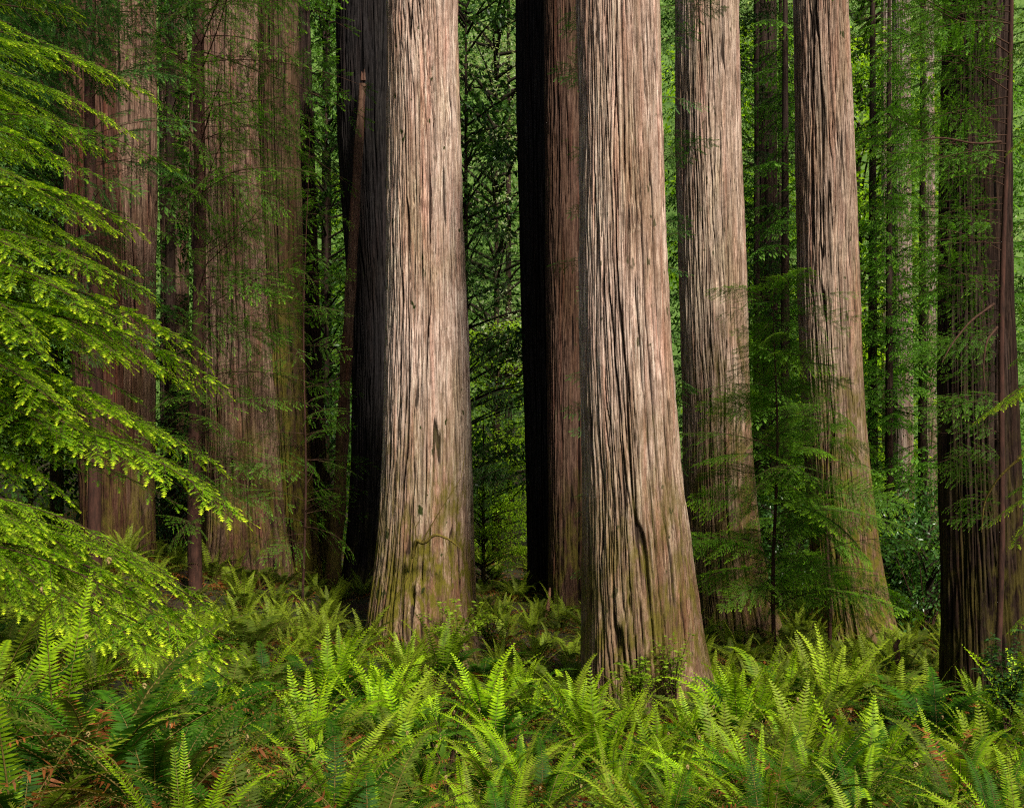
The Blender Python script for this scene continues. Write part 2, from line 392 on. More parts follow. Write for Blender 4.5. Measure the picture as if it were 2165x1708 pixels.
redwood('A', 'tall pale redwood trunk standing closest, furrowed pinkish bark, small leafy sprigs at its foot',
        [(0, 1224, 1390), (300, 1230, 1397), (500, 1228, 1404), (700, 1228, 1412), (1000, 1234, 1436), (1200, 1236, 1458), (1300, 1236, 1468), (1490, 1232, 1486)], 18, 'bark_a', 11, nt_=420, nz=520, depth=.065, lobes=.05, plate=.17, flare=.3, dents=[(1326, 482, .10, .22, -.07)])
redwood('B', 'broad pale redwood trunk with a flared mossy foot and bare twisted twig low on it',
        [(0, 822, 962), (300, 822, 970), (500, 822, 975), (700, 822, 985), (1000, 814, 993), (1150, 806, 997), (1250, 797, 1003), (1330, 790, 1012), (1410, 788, 1036)], 22, 'bark_b', 23, nt_=420, nz=520, depth=.07, lobes=.055, plate=.17, flare=.55, dents=[(884, 1262, .035, .30, .10), (893, 1235, .12, .12, -.07), (862, 1380, .10, .34, .16), (885, 1310, .16, .3, -.08)])
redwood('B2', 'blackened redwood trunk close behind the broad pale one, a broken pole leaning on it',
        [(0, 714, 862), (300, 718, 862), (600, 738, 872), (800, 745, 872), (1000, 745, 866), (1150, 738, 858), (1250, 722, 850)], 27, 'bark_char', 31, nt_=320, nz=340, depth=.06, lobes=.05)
redwood('C', 'pale furrowed redwood trunk just right of the closest trunk, its wide foot in shade',
        [(0, 1430, 1558), (300, 1432, 1566), (600, 1438, 1576), (800, 1445, 1582), (1000, 1448, 1590), (1200, 1455, 1608), (1355, 1462, 1645)], 26, 'bark_c', 47, nt_=400, nz=440, depth=.06, lobes=.05)
redwood('D', 'straight grey brown redwood trunk with green moss running down its flared right edge',
        [(0, 1682, 1788), (300, 1685, 1800), (600, 1690, 1812), (800, 1698, 1818), (1000, 1708, 1834), (1200, 1722, 1858), (1300, 1732, 1880), (1380, 1740, 1904)], 28, 'bark_d', 53, nt_=380, nz=400, depth=.06, lobes=.03)
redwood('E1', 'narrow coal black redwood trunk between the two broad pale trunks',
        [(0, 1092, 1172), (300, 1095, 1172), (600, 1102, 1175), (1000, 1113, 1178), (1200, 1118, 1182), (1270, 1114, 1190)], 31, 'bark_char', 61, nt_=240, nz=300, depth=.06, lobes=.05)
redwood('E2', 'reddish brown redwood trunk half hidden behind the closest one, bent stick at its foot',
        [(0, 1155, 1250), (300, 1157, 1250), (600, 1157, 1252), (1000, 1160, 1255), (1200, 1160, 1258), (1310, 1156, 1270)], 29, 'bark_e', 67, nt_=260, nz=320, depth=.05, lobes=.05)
redwood('F1', 'greyish redwood trunk at the far left, seen above the bright hemlock sprays',
        [(0, 190, 322), (300, 195, 322), (600, 210, 322), (1000, 220, 323), (1180, 222, 328)], 26, 'bark_brown', 71, nt_=300, nz=320, depth=.08, lobes=.08)
redwood('F2', 'dark red redwood trunk standing in front of the greyish one at the far left',
        [(0, 128, 232), (300, 135, 240), (600, 150, 250), (1000, 172, 260), (1190, 176, 266)], 24.5, 'bark_red', 73, nt_=280, nz=320, depth=.07, lobes=.08)
redwood('G1', 'massive brown redwood trunk with knotted roots, veiled by green sprays',
        [(0, 414, 540), (300, 412, 542), (500, 415, 552), (800, 425, 566), (1000, 430, 578), (1130, 432, 590), (1235, 420, 606)], 26, 'bark_brown', 79, nt_=340, nz=360, depth=.085, lobes=.12, flare=.6)
redwood('G2', 'slimmer mossy redwood trunk grown against the massive brown one',
        [(0, 545, 628), (300, 548, 630), (600, 555, 638), (800, 566, 642), (1000, 578, 655), (1235, 590, 680)], 27, 'bark_moss', 83, nt_=240, nz=320, depth=.05, lobes=.05)
redwood('H', 'dark brown redwood trunk on the right side, scarred black bark behind thin green sprays',
        [(0, 2004, 2128), (300, 1996, 2128), (600, 1990, 2130), (1000, 1990, 2148), (1250, 1998, 2158), (1500, 1998, 2185)], 18.5, 'bark_dark', 89, nt_=340, nz=420, depth=.06, lobes=.05)
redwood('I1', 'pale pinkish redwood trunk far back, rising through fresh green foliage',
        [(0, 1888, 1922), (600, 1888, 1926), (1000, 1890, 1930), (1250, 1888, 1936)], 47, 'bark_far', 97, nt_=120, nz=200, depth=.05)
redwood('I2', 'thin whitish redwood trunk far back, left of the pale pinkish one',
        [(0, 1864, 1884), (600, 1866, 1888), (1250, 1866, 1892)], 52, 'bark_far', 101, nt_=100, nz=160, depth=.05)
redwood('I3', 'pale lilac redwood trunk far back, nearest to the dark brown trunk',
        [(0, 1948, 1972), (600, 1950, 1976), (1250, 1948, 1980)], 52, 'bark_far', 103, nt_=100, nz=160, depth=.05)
redwood('G0', 'dim distant redwood trunk seen in the gap left of the massive brown one',
        [(0, 338, 392), (600, 342, 396), (1200, 344, 402)], 40, 'bark_brown', 107, nt_=120, nz=200, depth=.06)
redwood('K1', 'dim distant redwood trunk in the gap between the two straight trunks on the right',
        [(0, 1596, 1640), (600, 1598, 1642), (1250, 1600, 1646)], 46, 'bark_dark', 109, nt_=120, nz=200, depth=.06)
redwood('K2', 'dark narrow trunk behind the leaning broken pole',
        [(0, 618, 652), (600, 640, 672), (1000, 655, 690), (1240, 664, 702)], 31, 'bark_dark', 113, nt_=140, nz=200, depth=.04)

# ------------------------------------------------------------------ foliage templates
def shoot_template(pairs=5, nl=.30, nw=.10, ang=55, zj=.05, seed=0, tipshoot=True):
    r = np.random.default_rng(seed); V = []; Fc = []; A = []
    for i in range(pairs):
        s = (i + .5) / pairs
        for sgn in (-1, 1):
            a = math.radians(ang + r.uniform(-10, 10)) * sgn; l = nl * (1 - .35 * s) * r.uniform(.8, 1.15)
            b = len(V)
            V += [[s - nw / 2, 0, 0], [s + nw / 2, 0, 0], [s + l * math.cos(a), l * math.sin(a), r.uniform(-zj, zj)]]
            A += [s ** 1.4] * 2 + [min(1, s ** 1.2 + .1)]
            Fc.append([b, b + 1, b + 2])
    b = len(V); V += [[.9, -nw * .5, 0], [.9, nw * .5, 0], [1.12, 0, 0]]; A += [1, 1, 1]; Fc.append([b, b + 1, b + 2])
    return np.array(V), np.array(Fc), np.array(A)

def stamp(mb, P, D, Nn, S, tmpl, amp=None, mat=0):
    P, D, Nn, S = map(np.asarray, (P, D, Nn, S))
    if len(P) == 0: return
    D = D / (np.linalg.norm(D, axis=1)[:, None] + 1e-9)
    Yx = np.cross(Nn, D); Yx /= np.linalg.norm(Yx, axis=1)[:, None] + 1e-9
    Zx = np.cross(D, Yx)
    tv, tf, ta = tmpl; m = len(tv); n = len(P)
    V = P[:, None, :] + S[:, None, None] * (tv[None, :, 0:1] * D[:, None, :] + tv[None, :, 1:2] * Yx[:, None, :] + tv[None, :, 2:3] * Zx[:, None, :])
    Fc = tf[None] + (np.arange(n) * m)[:, None, None]
    A = np.broadcast_to(ta[None], (n, m)) if amp is None else ta[None] * np.asarray(amp)[:, None]
    mb.add(V.reshape(-1, 3), Fc.reshape(-1, tf.shape[1]), np.clip(A, 0, 1).reshape(-1), mat)

def spray(seed, nside=24, maxlen=.36, sp=.024, sl=(.034, .05), up=.10, droop=.28, gap=.12, tmpl=None, tmpls=None, twigr=.006, sag=.25, tiprise=0, startt=.06, barein=0.0):
    """unit-length branch data: returns dict of shoots and twig polylines"""
    r = np.random.default_rng(seed); t = np.linspace(0, 1, 14)
    bend = r.uniform(-.10, .10)
    cur = lambda q: np.array([q, bend * q * q, up * q - droop * q * q])
    P = []; D = []; Nn = []; S = []; W = []; tw = []
    main = np.array([cur(q) for q in t]); tw.append((main, np.linspace(twigr, twigr * .2, 14)))
    for sgn in (-1, 1):
        for i in range(nside):
            q = startt + (1 - startt) * (i + r.uniform(.1, .9)) / nside
            if r.random() < gap: continue
            ramp_ = min(1, .35 + q * 2.2)
            ln = maxlen * (1 - q) ** .75 * ramp_ * r.uniform(.6, 1.15) + .03
            base = cur(q); tang = cur(min(1, q + .01)) - cur(q - .01); tang /= np.linalg.norm(tang)
            a = math.radians(r.uniform(48, 68) - 18 * q) * sgn
            d0 = np.array([math.cos(a) * tang[0] , math.sin(a), tang[2] * .7])
            d0[:2] += 0; d0 /= np.linalg.norm(d0)
            n = max(2, int(ln / sp)); ss = (np.arange(n) + .6) / n
            crv = r.uniform(-.1, .2); wk = r.choice([.4, .8, 1.0, 1.15, 1.15])
            def pos(x): return base + d0 * ln * x + np.array([crv * ln * x * x, 0, -sag * ln * x * x + .0])
            pl = np.array([pos(x) for x in np.linspace(0, 1, 5)]); tw.append((pl, np.linspace(twigr * .35, twigr * .12, 5)))
            for x in ss:
                p = pos(x); dd = pos(x + .05) - p; dd /= np.linalg.norm(dd)
                if r.random() < barein * (1 - q) * (1 - x) * 2: continue
                for s2 in (-1, 1):
                    if r.random() < .12: continue
                    aa = math.radians(r.uniform(32, 58)) * s2
                    side = np.cross([0, 0, 1.0], dd); side /= np.linalg.norm(side) + 1e-9
                    sd = dd * math.cos(aa) + side * math.sin(aa) + np.array([0, 0, r.uniform(-.40, .10)])
                    P.append(p); D.append(sd)
                    Nn.append(np.array([r.uniform(-.5, .5), r.uniform(-.5, .5), 1]))
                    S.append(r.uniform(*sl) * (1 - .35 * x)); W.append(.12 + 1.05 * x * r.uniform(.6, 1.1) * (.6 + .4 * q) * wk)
            P.append(pos(1)); D.append(pos(1.05) - pos(1)); Nn.append(np.array([0, 0, 1.0])); S.append(sl[1]); W.append(1.2)
    P.append(cur(1)); D.append(cur(1) - cur(.97)); Nn.append(np.array([0, 0, 1.0])); S.append(sl[1] * 1.2); W.append(1.2)
    return dict(P=np.array(P), D=np.array(D), N=np.array(Nn), S=np.array(S), W=np.array(W), tw=tw)

def spray_mesh(name, sd, tmpl, leaf, twig):
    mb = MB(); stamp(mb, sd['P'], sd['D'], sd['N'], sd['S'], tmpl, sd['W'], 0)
    for k, (pl, rr) in enumerate(sd['tw']): tube(mb, pl, rr, 4 if k == 0 else 3, 0, 1)
    return mb.mesh(name, [leaf, twig])

T_hem = shoot_template(5, .30, .16, 52, .08, 1)
T_red = shoot_template(6, .30, .13, 48, .06, 2)
T_dia = (np.array([[0, 0, 0], [.5, -.2, 0], [1, 0, 0], [.5, .2, .05]]), np.array([[0, 1, 2, 3]]), np.array([0, .5, 1, .5]))
T_leaf = (np.array([[0, 0, 0], [.35, -.24, .05], [.35, .24, .05], [.35, 0, 0], [.72, -.17, .02], [.72, .17, .02], [.72, 0, -.04], [1, 0, -.1]]),
          np.array([[0, 1, 3], [0, 3, 2], [1, 4, 6], [1, 6, 3], [3, 6, 5], [3, 5, 2], [4, 7, 6], [6, 7, 5]]), np.array([.2, .5, .5, .2, .8, .8, .4, 1]))

def variants(prefix, n, leaf, twig, tmpl, **k):
    return [spray_mesh(prefix, spray(1000 + hash_(prefix) + i, **k), tmpl, M[leaf], M[twig]) for i in range(n)]
def hash_(s): return sum(ord(c) * (i + 3) for i, c in enumerate(s)) % 977

BR_hem = variants('hemlock_branch_bright', 6, 'hem_bright', 'twig', T_hem, nside=30, maxlen=.25, sp=.0105, sl=(.019, .031), up=.30, droop=.48, gap=.10, twigr=.0035)
BR_mid = variants('hemlock_branch', 5, 'hem_mid', 'twig', T_hem, nside=26, maxlen=.42, up=.14, droop=.34, gap=.1, sp=.020, sl=(.03,.048), twigr=.0035)
BR_red = variants('redwood_branch', 6, 'red_green', 'twig', T_red, nside=13, maxlen=.42, sp=.015, sl=(.026, .042), up=.14, droop=.34, gap=.32, barein=.45, twigr=.005)
BR_blue = variants('redwood_branch_blue', 4, 'red_blue', 'twig', T_red, nside=13, maxlen=.40, sp=.03, sl=(.05, .08), up=.12, droop=.3, gap=.3, barein=.4)
BR_fresh = variants('redwood_branch_fresh', 6, 'red_right', 'twig', T_red, nside=14, maxlen=.42, sp=.015, sl=(.026, .042), up=.14, droop=.34, gap=.3, barein=.35, twigr=.005)
BR_hemd = variants('hemlock_branch_shade', 2, 'hem_mid', 'twig', T_hem, nside=26, maxlen=.26, sp=.012, sl=(.018, .029), up=.3, droop=.46, gap=.2, twigr=.0035)
BR_dark = variants('dark_branch', 4, 'bg_dark', 'twig_dark', T_red, nside=20, maxlen=.35, sp=.022, sl=(.035, .06), up=.10, droop=.42, gap=.25, sag=.9, barein=.1, twigr=.004)

# ------------------------------------------------------------------ saplings and boughs
def thin_trunk(name, pts, rad, mat, parent, k=10):
    mb = MB(); base = np.array(parent.location)
    tube(mb, np.array(pts) - base, rad, k, 0, 0, True)
    return obj(name, mb.mesh(name, [M[mat]], True), parent)

def conifer_with_branches(name, label, base_u, Y, vbase, vtop, lean_u, r0, n, lens, meshes, mat='sapling_bark', vr=None, az=None, elev=(-10, 25), group=None, seed=1, basez=None, taper=True, rootin=0):
    r = np.random.default_rng(seed)
    bx = (base_u - CU) / F * Y; bz = gz(bx, Y) if basez is None else basez
    tx = (lean_u - CU) / F * Y; tz = CZ - (vtop - HV) / F * Y
    t = thing(name, label, 'tree', (bx, Y, bz), group)
    q = np.linspace(0, 1, 20); wob = .04 * np.sin(q * 9 + seed) * (q > 0)
    pts = np.stack([bx + (tx - bx) * q + wob, np.full(20, float(Y)) + .03 * np.cos(q * 7), bz - .2 + (tz - bz + .2) * q], 1)
    thin_trunk('trunk', pts, r0 * (1 - (.93 if taper else .3) * q), mat, t)
    vr = vr or (vbase - 60, vtop + 15)
    for i in range(n):
        f = (i + r.uniform(0, 1)) / n
        v = vr[0] + (vr[1] - vr[0]) * f
        z = CZ - (v - HV) / F * Y; g = np.clip((z - bz) / (tz - bz), 0, 1)
        x = bx + (tx - bx) * g
        a = math.radians(r.uniform(*az)) if az else r.uniform(0, 2 * PI)
        L_ = (lens[0] + (lens[1] - lens[0]) * f) * (r.uniform(.35, 1.2) if 'hemlock' in name else r.uniform(.65, 1.15))
        e = math.radians(r.uniform(*elev))
        d = (math.cos(a) * math.cos(e), math.sin(a) * math.cos(e), math.sin(e))
        place('branch', meshes[r.integers(len(meshes))], t, (x, Y, z), d, math.radians(r.uniform(10, 60)) * (1 if d[0] < 0 else -1) * r.choice([1, 1, 1, -1]), L_)
    return t

# near hemlock on the left: trunk outside the frame, boughs reach in
def near_hemlock():
    Y0 = 11.5; bx = -6.7
    t = thing('hemlock_tree', 'bright lime green hemlock reaching in from the left edge, soft drooping layered sprays', 'tree', (bx, Y0, gz(bx, Y0)))
    pts = [(bx + .05 * math.sin(k), Y0, gz(bx, Y0) - .2 + k * .8) for k in range(16)]
    thin_trunk('trunk', pts, np.linspace(.2, .1, 16), 'sapling_bark', t)
    r = np.random.default_rng(5)
    tips = [(310, 335, 10.5), (200, 300, 11), (100, 250, 12), (60, 220, 11), (240, 395, 11), (330, 500, 10.3), (180, 560, 10), (220, 470, 11), (90, 420, 10),
            (415, 715, 10.2), (320, 770, 10), (340, 640, 11), (250, 600, 10.6), (120, 620, 9.6), (465, 795, 10.6), (300, 880, 10), (260, 830, 11), (160, 760, 9.6),
            (90, 700, 9.4), (100, 850, 9.2), (60, 930, 9.5), (200, 900, 10.4), (545, 1070, 10), (480, 980, 10.8), (300, 1010, 10.4),
            (40, 540, 9.8), (30, 380, 10), (150, 690, 11), (60, 790, 10.6), (280, 560, 11.6), (40, 1010, 10.2),
            (100, 120, 11), (230, 150, 11.6), (40, 60, 11), (170, 60, 12), (310, 190, 11.4), (40, 170, 10.5), (260, 260, 12), (30, 860, 10.6), (130, 960, 10.8), (210, 700, 11.6), (350, 900, 11.2), (80, 580, 11), (160, 500, 11.6), (300, 710, 11.8), (30, 450, 11), (110, 740, 10.9), (250, 930, 10.9), (10, 740, 10.1), (440, 1010, 10.9), (150, 260, 11.8), (60, 330, 11.3), (340, 1060, 10.6), (200, 1060, 10.2), (90, 1130, 9.9),
            (140, 330, 10.4), (60, 480, 10.8), (200, 660, 10.2), (140, 820, 10.0), (20, 660, 10.4), (170, 430, 11.4), (380, 790, 11.2), (20, 300, 10.6), (220, 960, 9.8)]
    for i, (u, v, Y) in enumerate(tips):
        tp = at(u, v, Y)
        rise = r.uniform(.05, .35)
        root = np.array([bx, Y0, 0.]); root[2] = tp[2] + np.linalg.norm(tp[:2] - root[:2]) * .10 + rise * .4
        # start the bough part way out so that its length stays natural
        d = tp - root; Ln = np.linalg.norm(d)
        place('branch', (BR_hem if i % 4 else BR_hemd)[i % 4 if i % 4 == 0 else i % 6], t, root, d + np.array([0, 0, .16 * Ln]), math.radians(r.uniform(-22, 12)), Ln * 1.0)
    for i in range(16):
        u = r.uniform(60, 330); v = r.uniform(-20, 330) + (0 if u > 150 else 40); Y = r.uniform(13, 16)
        tp = at(u, v, Y); root = np.array([bx - .6, Y0 + 2.2, tp[2] + .6]); d = tp - root; Ln = np.linalg.norm(d)
        place('branch', BR_blue[i % 4], t, root, d + np.array([0, 0, .1 * Ln]), math.radians(r.uniform(-50, 0)), Ln)
    return t
near_hemlock()

# low arching hemlock boughs above the ferns, lower left
def low_hemlock():
    bx, Y0 = -6.3, 9.6
    t = thing('hemlock_sapling', 'low arching hemlock with pale green sprays spreading over the ferns at lower left', 'tree', (bx, Y0, gz(bx, Y0)))
    thin_trunk('trunk', [(bx + .02 * k, Y0, gz(bx, Y0) - .1 + k * .3) for k in range(8)], np.linspace(.09, .03, 8), 'sapling_bark', t)
    r = np.random.default_rng(15)
    tips = [(200, 1195, 9.4), (330, 1200, 9.8), (470, 1290, 9.6), (500, 1350, 9.2), (420, 1360, 8.8), (160, 1270, 8.8),
            (360, 1400, 8.8), (470, 1410, 9.2), (420, 1250, 10.2), (270, 1360, 8.7)]
    for i, (u, v, Y) in enumerate(tips):
        tp = at(u, v, Y); root = np.array([bx, Y0, max(gz(bx, Y0) + .5, tp[2] + .30 + .1 * np.linalg.norm(tp[:2] - [bx, Y0]))])
        d = tp - root; Ln = np.linalg.norm(d)
        place('branch', BR_hem[(i * 2 + 1) % 6], t, root, d + np.array([0, 0, .16 * Ln]), math.radians(r.uniform(-30, 10)), Ln)
low_hemlock()

conifer_with_branches('young_redwood_tree', 'young redwood with a thin red stem, dark sprays in front of the massive brown trunk', 412, 23, 1195, -80, 425, .15, 100, (1.8, 3.4), BR_red, vr=(1120, -60), az=(-115, 40), seed=3, taper=False)
conifer_with_branches('young_redwood_tree', 'young redwood with bluish green sprays hanging before the far left trunks', 205, 21, 1180, -80, 190, .13, 50, (1.0, 2.6), BR_blue, vr=(760, -60), az=(-160, 20), seed=4, taper=False)
conifer_with_branches('young_redwood_tree', 'slim red stemmed young redwood with fresh sprays in front of the dark right trunk', 2104, 16.6, 1480, -60, 2136, .05, 66, (.8, 2.6), BR_fresh, vr=(1110, -20), az=(155, 205), seed=6, taper=False)
conifer_with_branches('young_redwood_tree', 'young redwood hidden behind the closest trunk, bluish sprays showing on both its sides', 1330, 23.5, 1400, -60, 1330, .12, 60, (1.2, 1.9), BR_blue, vr=(1250, 0), az=(150, 390), seed=8, taper=False)
conifer_with_branches('young_redwood_tree', 'young redwood standing low in front of the mossy slim trunk, airy green sprays', 640, 23.5, 1220, 250, 650, .03, 70, (1.9, .8), BR_red, vr=(1150, 260), seed=18)
conifer_with_branches('hemlock_sapling', 'slender tiered hemlock sapling with a thin brown stem before the mossy flared trunk', 1638, 22.5, 1345, 560, 1640, .05, 100, (2.6, 1.5), BR_mid + BR_fresh[:3], vr=(1290, 620), seed=9, elev=(-12, 22))
conifer_with_branches('hemlock_sapling', 'shorter bushy hemlock sapling hiding the lower left of the mossy flared trunk', 1752, 24.0, 1350, 760, 1748, .05, 60, (2.4, 1.2), BR_mid + BR_fresh, vr=(1290, 830), seed=19, elev=(-12, 22))
# bright hemlock boughs at the right edge
def right_hemlock():
    bx, Y0 = 6.5, 12.2
    t = thing('hemlock_tree', 'hemlock reaching in from the right edge with a few yellow green sprays', 'tree', (bx, Y0, gz(bx, Y0)))
    thin_trunk('trunk', [(bx, Y0, gz(bx, Y0) - .2 + k * .8) for k in range(14)], np.linspace(.16, .08, 14), 'sapling_bark', t)
    for i, (u, v, Y) in enumerate([(2062, 885, 12), (2100, 860, 11.4), (2090, 1100, 12), (2120, 1150, 11.5), (2140, 310, 12), (2110, 130, 12.4), (2140, 760, 12.4), (2150, 960, 11.4), (2150, 30, 12), (2130, 1040, 12.4), (2130, 1330, 12), (2145, 480, 12.4), (2150, 640, 11.8)]):
        tp = at(u, v, Y); root = np.array([bx, Y0, tp[2] + .35]); d = tp - root; Ln = np.linalg.norm(d)
        place('branch', (BR_hem if i in (0, 1, 2, 3, 4, 7, 10) else BR_mid)[i % 5], t, root, d + np.array([0, 0, .16 * Ln]), .2, Ln)
right_hemlock()
# dark drooping branches on the black trunk
def dress(key, n, vr, az, L, meshes, seed, elev=(-15, 10)):
    t = TR[key][0]; Y = TR[key][2]; r = np.random.default_rng(seed)
    for i in range(n):
        v = r.uniform(*vr); x, z, rr = trunk_point(key, v)
        a = math.radians(r.uniform(*az)); e = math.radians(r.uniform(*elev))
        d = np.array([math.cos(a) * math.cos(e), math.sin(a) * math.cos(e), math.sin(e)])
        place('branch', meshes[i % len(meshes)], t, (x + d[0] * rr * .9, Y + d[1] * rr * .9, z), d, r.uniform(-.4, .4), r.uniform(*L))
dress('E1', 20, (300, 1010), (140, 215), (1.6, 3.0), BR_dark, 41)
dress('K1', 40, (-20, 1100), (-180, 180), (2.0, 3.6), BR_dark, 42)
dress('K2', 26, (0, 1100), (-120, 120), (1.4, 2.4), BR_dark, 43)

# ------------------------------------------------------------------ background trees
def crown_conifer(name, seed, n, H, h0, L0, L1, leaf, tm=T_dia, sl=(.038, .07)):
    r = np.random.default_rng(seed); mb = MB()
    tpl = [spray(seed * 31 + i, nside=15, maxlen=.44, sp=.034, sl=sl, up=.12, droop=.34, gap=.2, sag=.5) for i in range(4)]
    for i in range(n):
        f = (i + r.random()) / n; z = h0 + (H - h0) * f; L = (L0 + (L1 - L0) * f) * r.uniform(.6, 1.2)
        a = r.uniform(0, 2 * PI); e = math.radians(r.uniform(-15, 25)); s = tpl[r.integers(4)]
        X = np.array([math.cos(a) * math.cos(e), math.sin(a) * math.cos(e), math.sin(e)]); Yv = np.array([-math.sin(a), math.cos(a), 0]); Zv = np.cross(X, Yv)
        R = np.stack([X, Yv, Zv], 0)
        keep = r.random(len(s['P'])) < .85
        stamp(mb, s['P'][keep] * L @ R + [0, 0, z], s['D'][keep] @ R, s['N'][keep] @ R, s['S'][keep] * L * r.uniform(.9, 1.2), tm, s['W'][keep] * r.uniform(.5, 1.1))
        tube(mb, s['tw'][0][0] * L @ R + [0, 0, z], np.linspace(.022, .006, 14), 3, 0, 1)
    return mb.mesh(name, [M[leaf], M['twig_dark']])

def crown_broad(name, seed, nclump, rad, H, h0, leaf, ls=(.10, .17), per=150, tm=T_leaf):
    r = np.random.default_rng(seed); mb = MB()
    for i in range(nclump):
        z = r.uniform(h0, H); a = r.uniform(0, 2 * PI); q = rad * math.sqrt(r.random())
        c = np.array([math.cos(a) * q, math.sin(a) * q, z]); cr = r.uniform(.5, 1.1)
        n = int(per * cr)
        off = r.normal(size=(n, 3)) * np.array([1, 1, .35]) * cr * .55
        P = c + off; D = off * [1, 1, .3] + r.normal(size=(n, 3)) * .4 + [0, 0, -.25]
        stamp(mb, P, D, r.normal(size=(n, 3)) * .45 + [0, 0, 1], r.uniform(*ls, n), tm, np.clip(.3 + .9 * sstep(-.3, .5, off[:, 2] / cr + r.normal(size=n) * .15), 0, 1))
        tube(mb, [[0, 0, z - .8], c * [.5, .5, 1] - [0, 0, .3], c], [.05, .03, .01], 3, 0, 1)
    return mb.mesh(name, [M[leaf], M['twig_dark']])

CR = {
    'dark1': crown_conifer('crown', 1, 150, 30, 2.0, 4.2, 2.2, 'bg_dark'),
    'dark2': crown_conifer('crown', 2, 130, 28, 1.0, 3.6, 2.2, 'bg_dark'),
    'mid1': crown_conifer('crown', 3, 150, 30, 1.0, 4.2, 2.4, 'bg_mid'),
    'mid2': crown_conifer('crown', 4, 120, 26, .5, 3.6, 1.8, 'bg_fresh'),
    'lime1': crown_broad('crown', 5, 120, 3.0, 13, .5, 'bg_lime', (.10, .18)),
    'lime2': crown_broad('crown', 6, 70, 2.4, 7, .2, 'bg_lime', (.10, .16)),
    'broad1': crown_broad('crown', 7, 130, 2.8, 22, 3, 'bg_broad', (.14, .22), 120),
    'pale': crown_broad('crown', 11, 110, 3.0, 13, 4, 'bg_glow', (.06, .11), 150, T_dia),
    'shrub': crown_broad('crown', 8, 34, 1.6, 4.0, .2, 'leaf_shiny', (.10, .17), 110),
}
def bgtree(label, crown, u, Y, rz, s=1.0, name='conifer_tree', group='trees standing behind the redwoods', H=28, r0=.22):
    x = (u - CU) / F * Y
    t = thing(name, label, 'tree', (x, Y, gz(x, Y)), group, None, rz, s)
    mb = MB(); tube(mb, [(0, 0, -.3 + H * k / 9) for k in range(10)], np.linspace(r0, r0 * .3, 10), 8, 0, 0)
    obj('trunk', mb.mesh('trunk', [M['bark_dark']], True), t)
    obj('crown', CR[crown], t)
    return t
BG = [
    ('dark conifer filling the gap right of the broad pale trunk', 'mid1', 940, 46, 1.0, .8),
    ('dark conifer behind the greyish far left trunk', 'dark1', 120, 34, .5, 1),
    ('green conifer between the far left trunks and the massive brown one', 'mid1', 360, 36, 2.5, 1),
    ('mid green conifer deep in the gap beside the coal black trunk', 'mid2', 1075, 52, 2.6, 1),
    ('feathery conifer high in the gap left of the straight moss edged trunk', 'mid2', 1660, 37, .6, .9),
    ('shadowy conifer behind the massive brown trunk', 'dark2', 470, 42, 3.4, 1),
    ('green conifer filling the gap behind the leaning broken pole', 'mid2', 690, 40, 1.7, 1.1),
    ('dense conifer behind the pale trunk just right of the closest one', 'dark1', 1510, 47, 4.0, 1),
    ('fresh green conifer behind the gap between the straight right trunks', 'mid2', 1650, 50, 4.4, 1),
    ('dark conifer with shelf like boughs between the straight right trunks', 'dark2', 1600, 40, 5.1, .85),
    ('fresh green conifer right of the straight moss edged trunk', 'mid2', 1845, 40, .9, 1),
    ('fresh green conifer before the pale far trunks', 'mid2', 1950, 38, 2.9, .8),
    ('fresh green conifer low before the whitish thin far trunk', 'mid2', 1880, 35, 5.3, .72),
    ('green conifer behind the dark brown right trunk', 'mid2', 2080, 30, 2.2, .9),
    ('green conifer at the right edge behind the dark brown trunk', 'mid2', 2190, 34, 3.3, 1),
    ('dark conifer at the very left edge behind the bright hemlock', 'dark2', -30, 28, 3.9, 1),
]
for i, (lb, cr, u, Y, rz, s) in enumerate(BG): bgtree(lb, cr, u, Y, rz, s)
for lb, cr, u, Y, rz, s in [
    ('broadleaf tree with dark leaves high in the gap beside the broad pale trunk', 'broad1', 985, 34, 1.2, 1),
    ('broadleaf tree with dark leaves in the gap left of the blackened trunk', 'broad1', 690, 34, 2.2, .95),
    ('small bright lime green tree glowing low in the central gap beside the coal black trunk', 'lime2', 1022, 34.5, 0, .6),
    ('taller lime green tree rising behind the small glowing one in the central gap', 'lime1', 1048, 42, 0, .7),
    ('sunlit lime green tree low in the gap left of the blackened trunk', 'lime1', 690, 50, 1, 1.3),
    ('sunlit lime green tree high between the straight right trunks', 'lime1', 1640, 56, 2, 2.0),
    ('sunlit lime green tree far back right of the straight moss edged trunk', 'lime1', 1850, 58, 3, 1.9),
    ('sunlit lime green tree at the left edge behind the hemlock sprays', 'lime1', 60, 44, 4, 1.6),
    ('added pale tree standing in for hazy sky glow above the dark central gap', 'pale', 1050, 43, 2, 1.75),
    ('added pale tree standing in for hazy sky glow right of the straight moss edged trunk', 'pale', 1815, 58, 1, 2.6)]:
    bgtree(lb, cr, u, Y, rz, s, 'broadleaf_tree', 'broadleaf trees behind the redwoods', H=9 if cr != 'broad1' else 18, r0=.12)
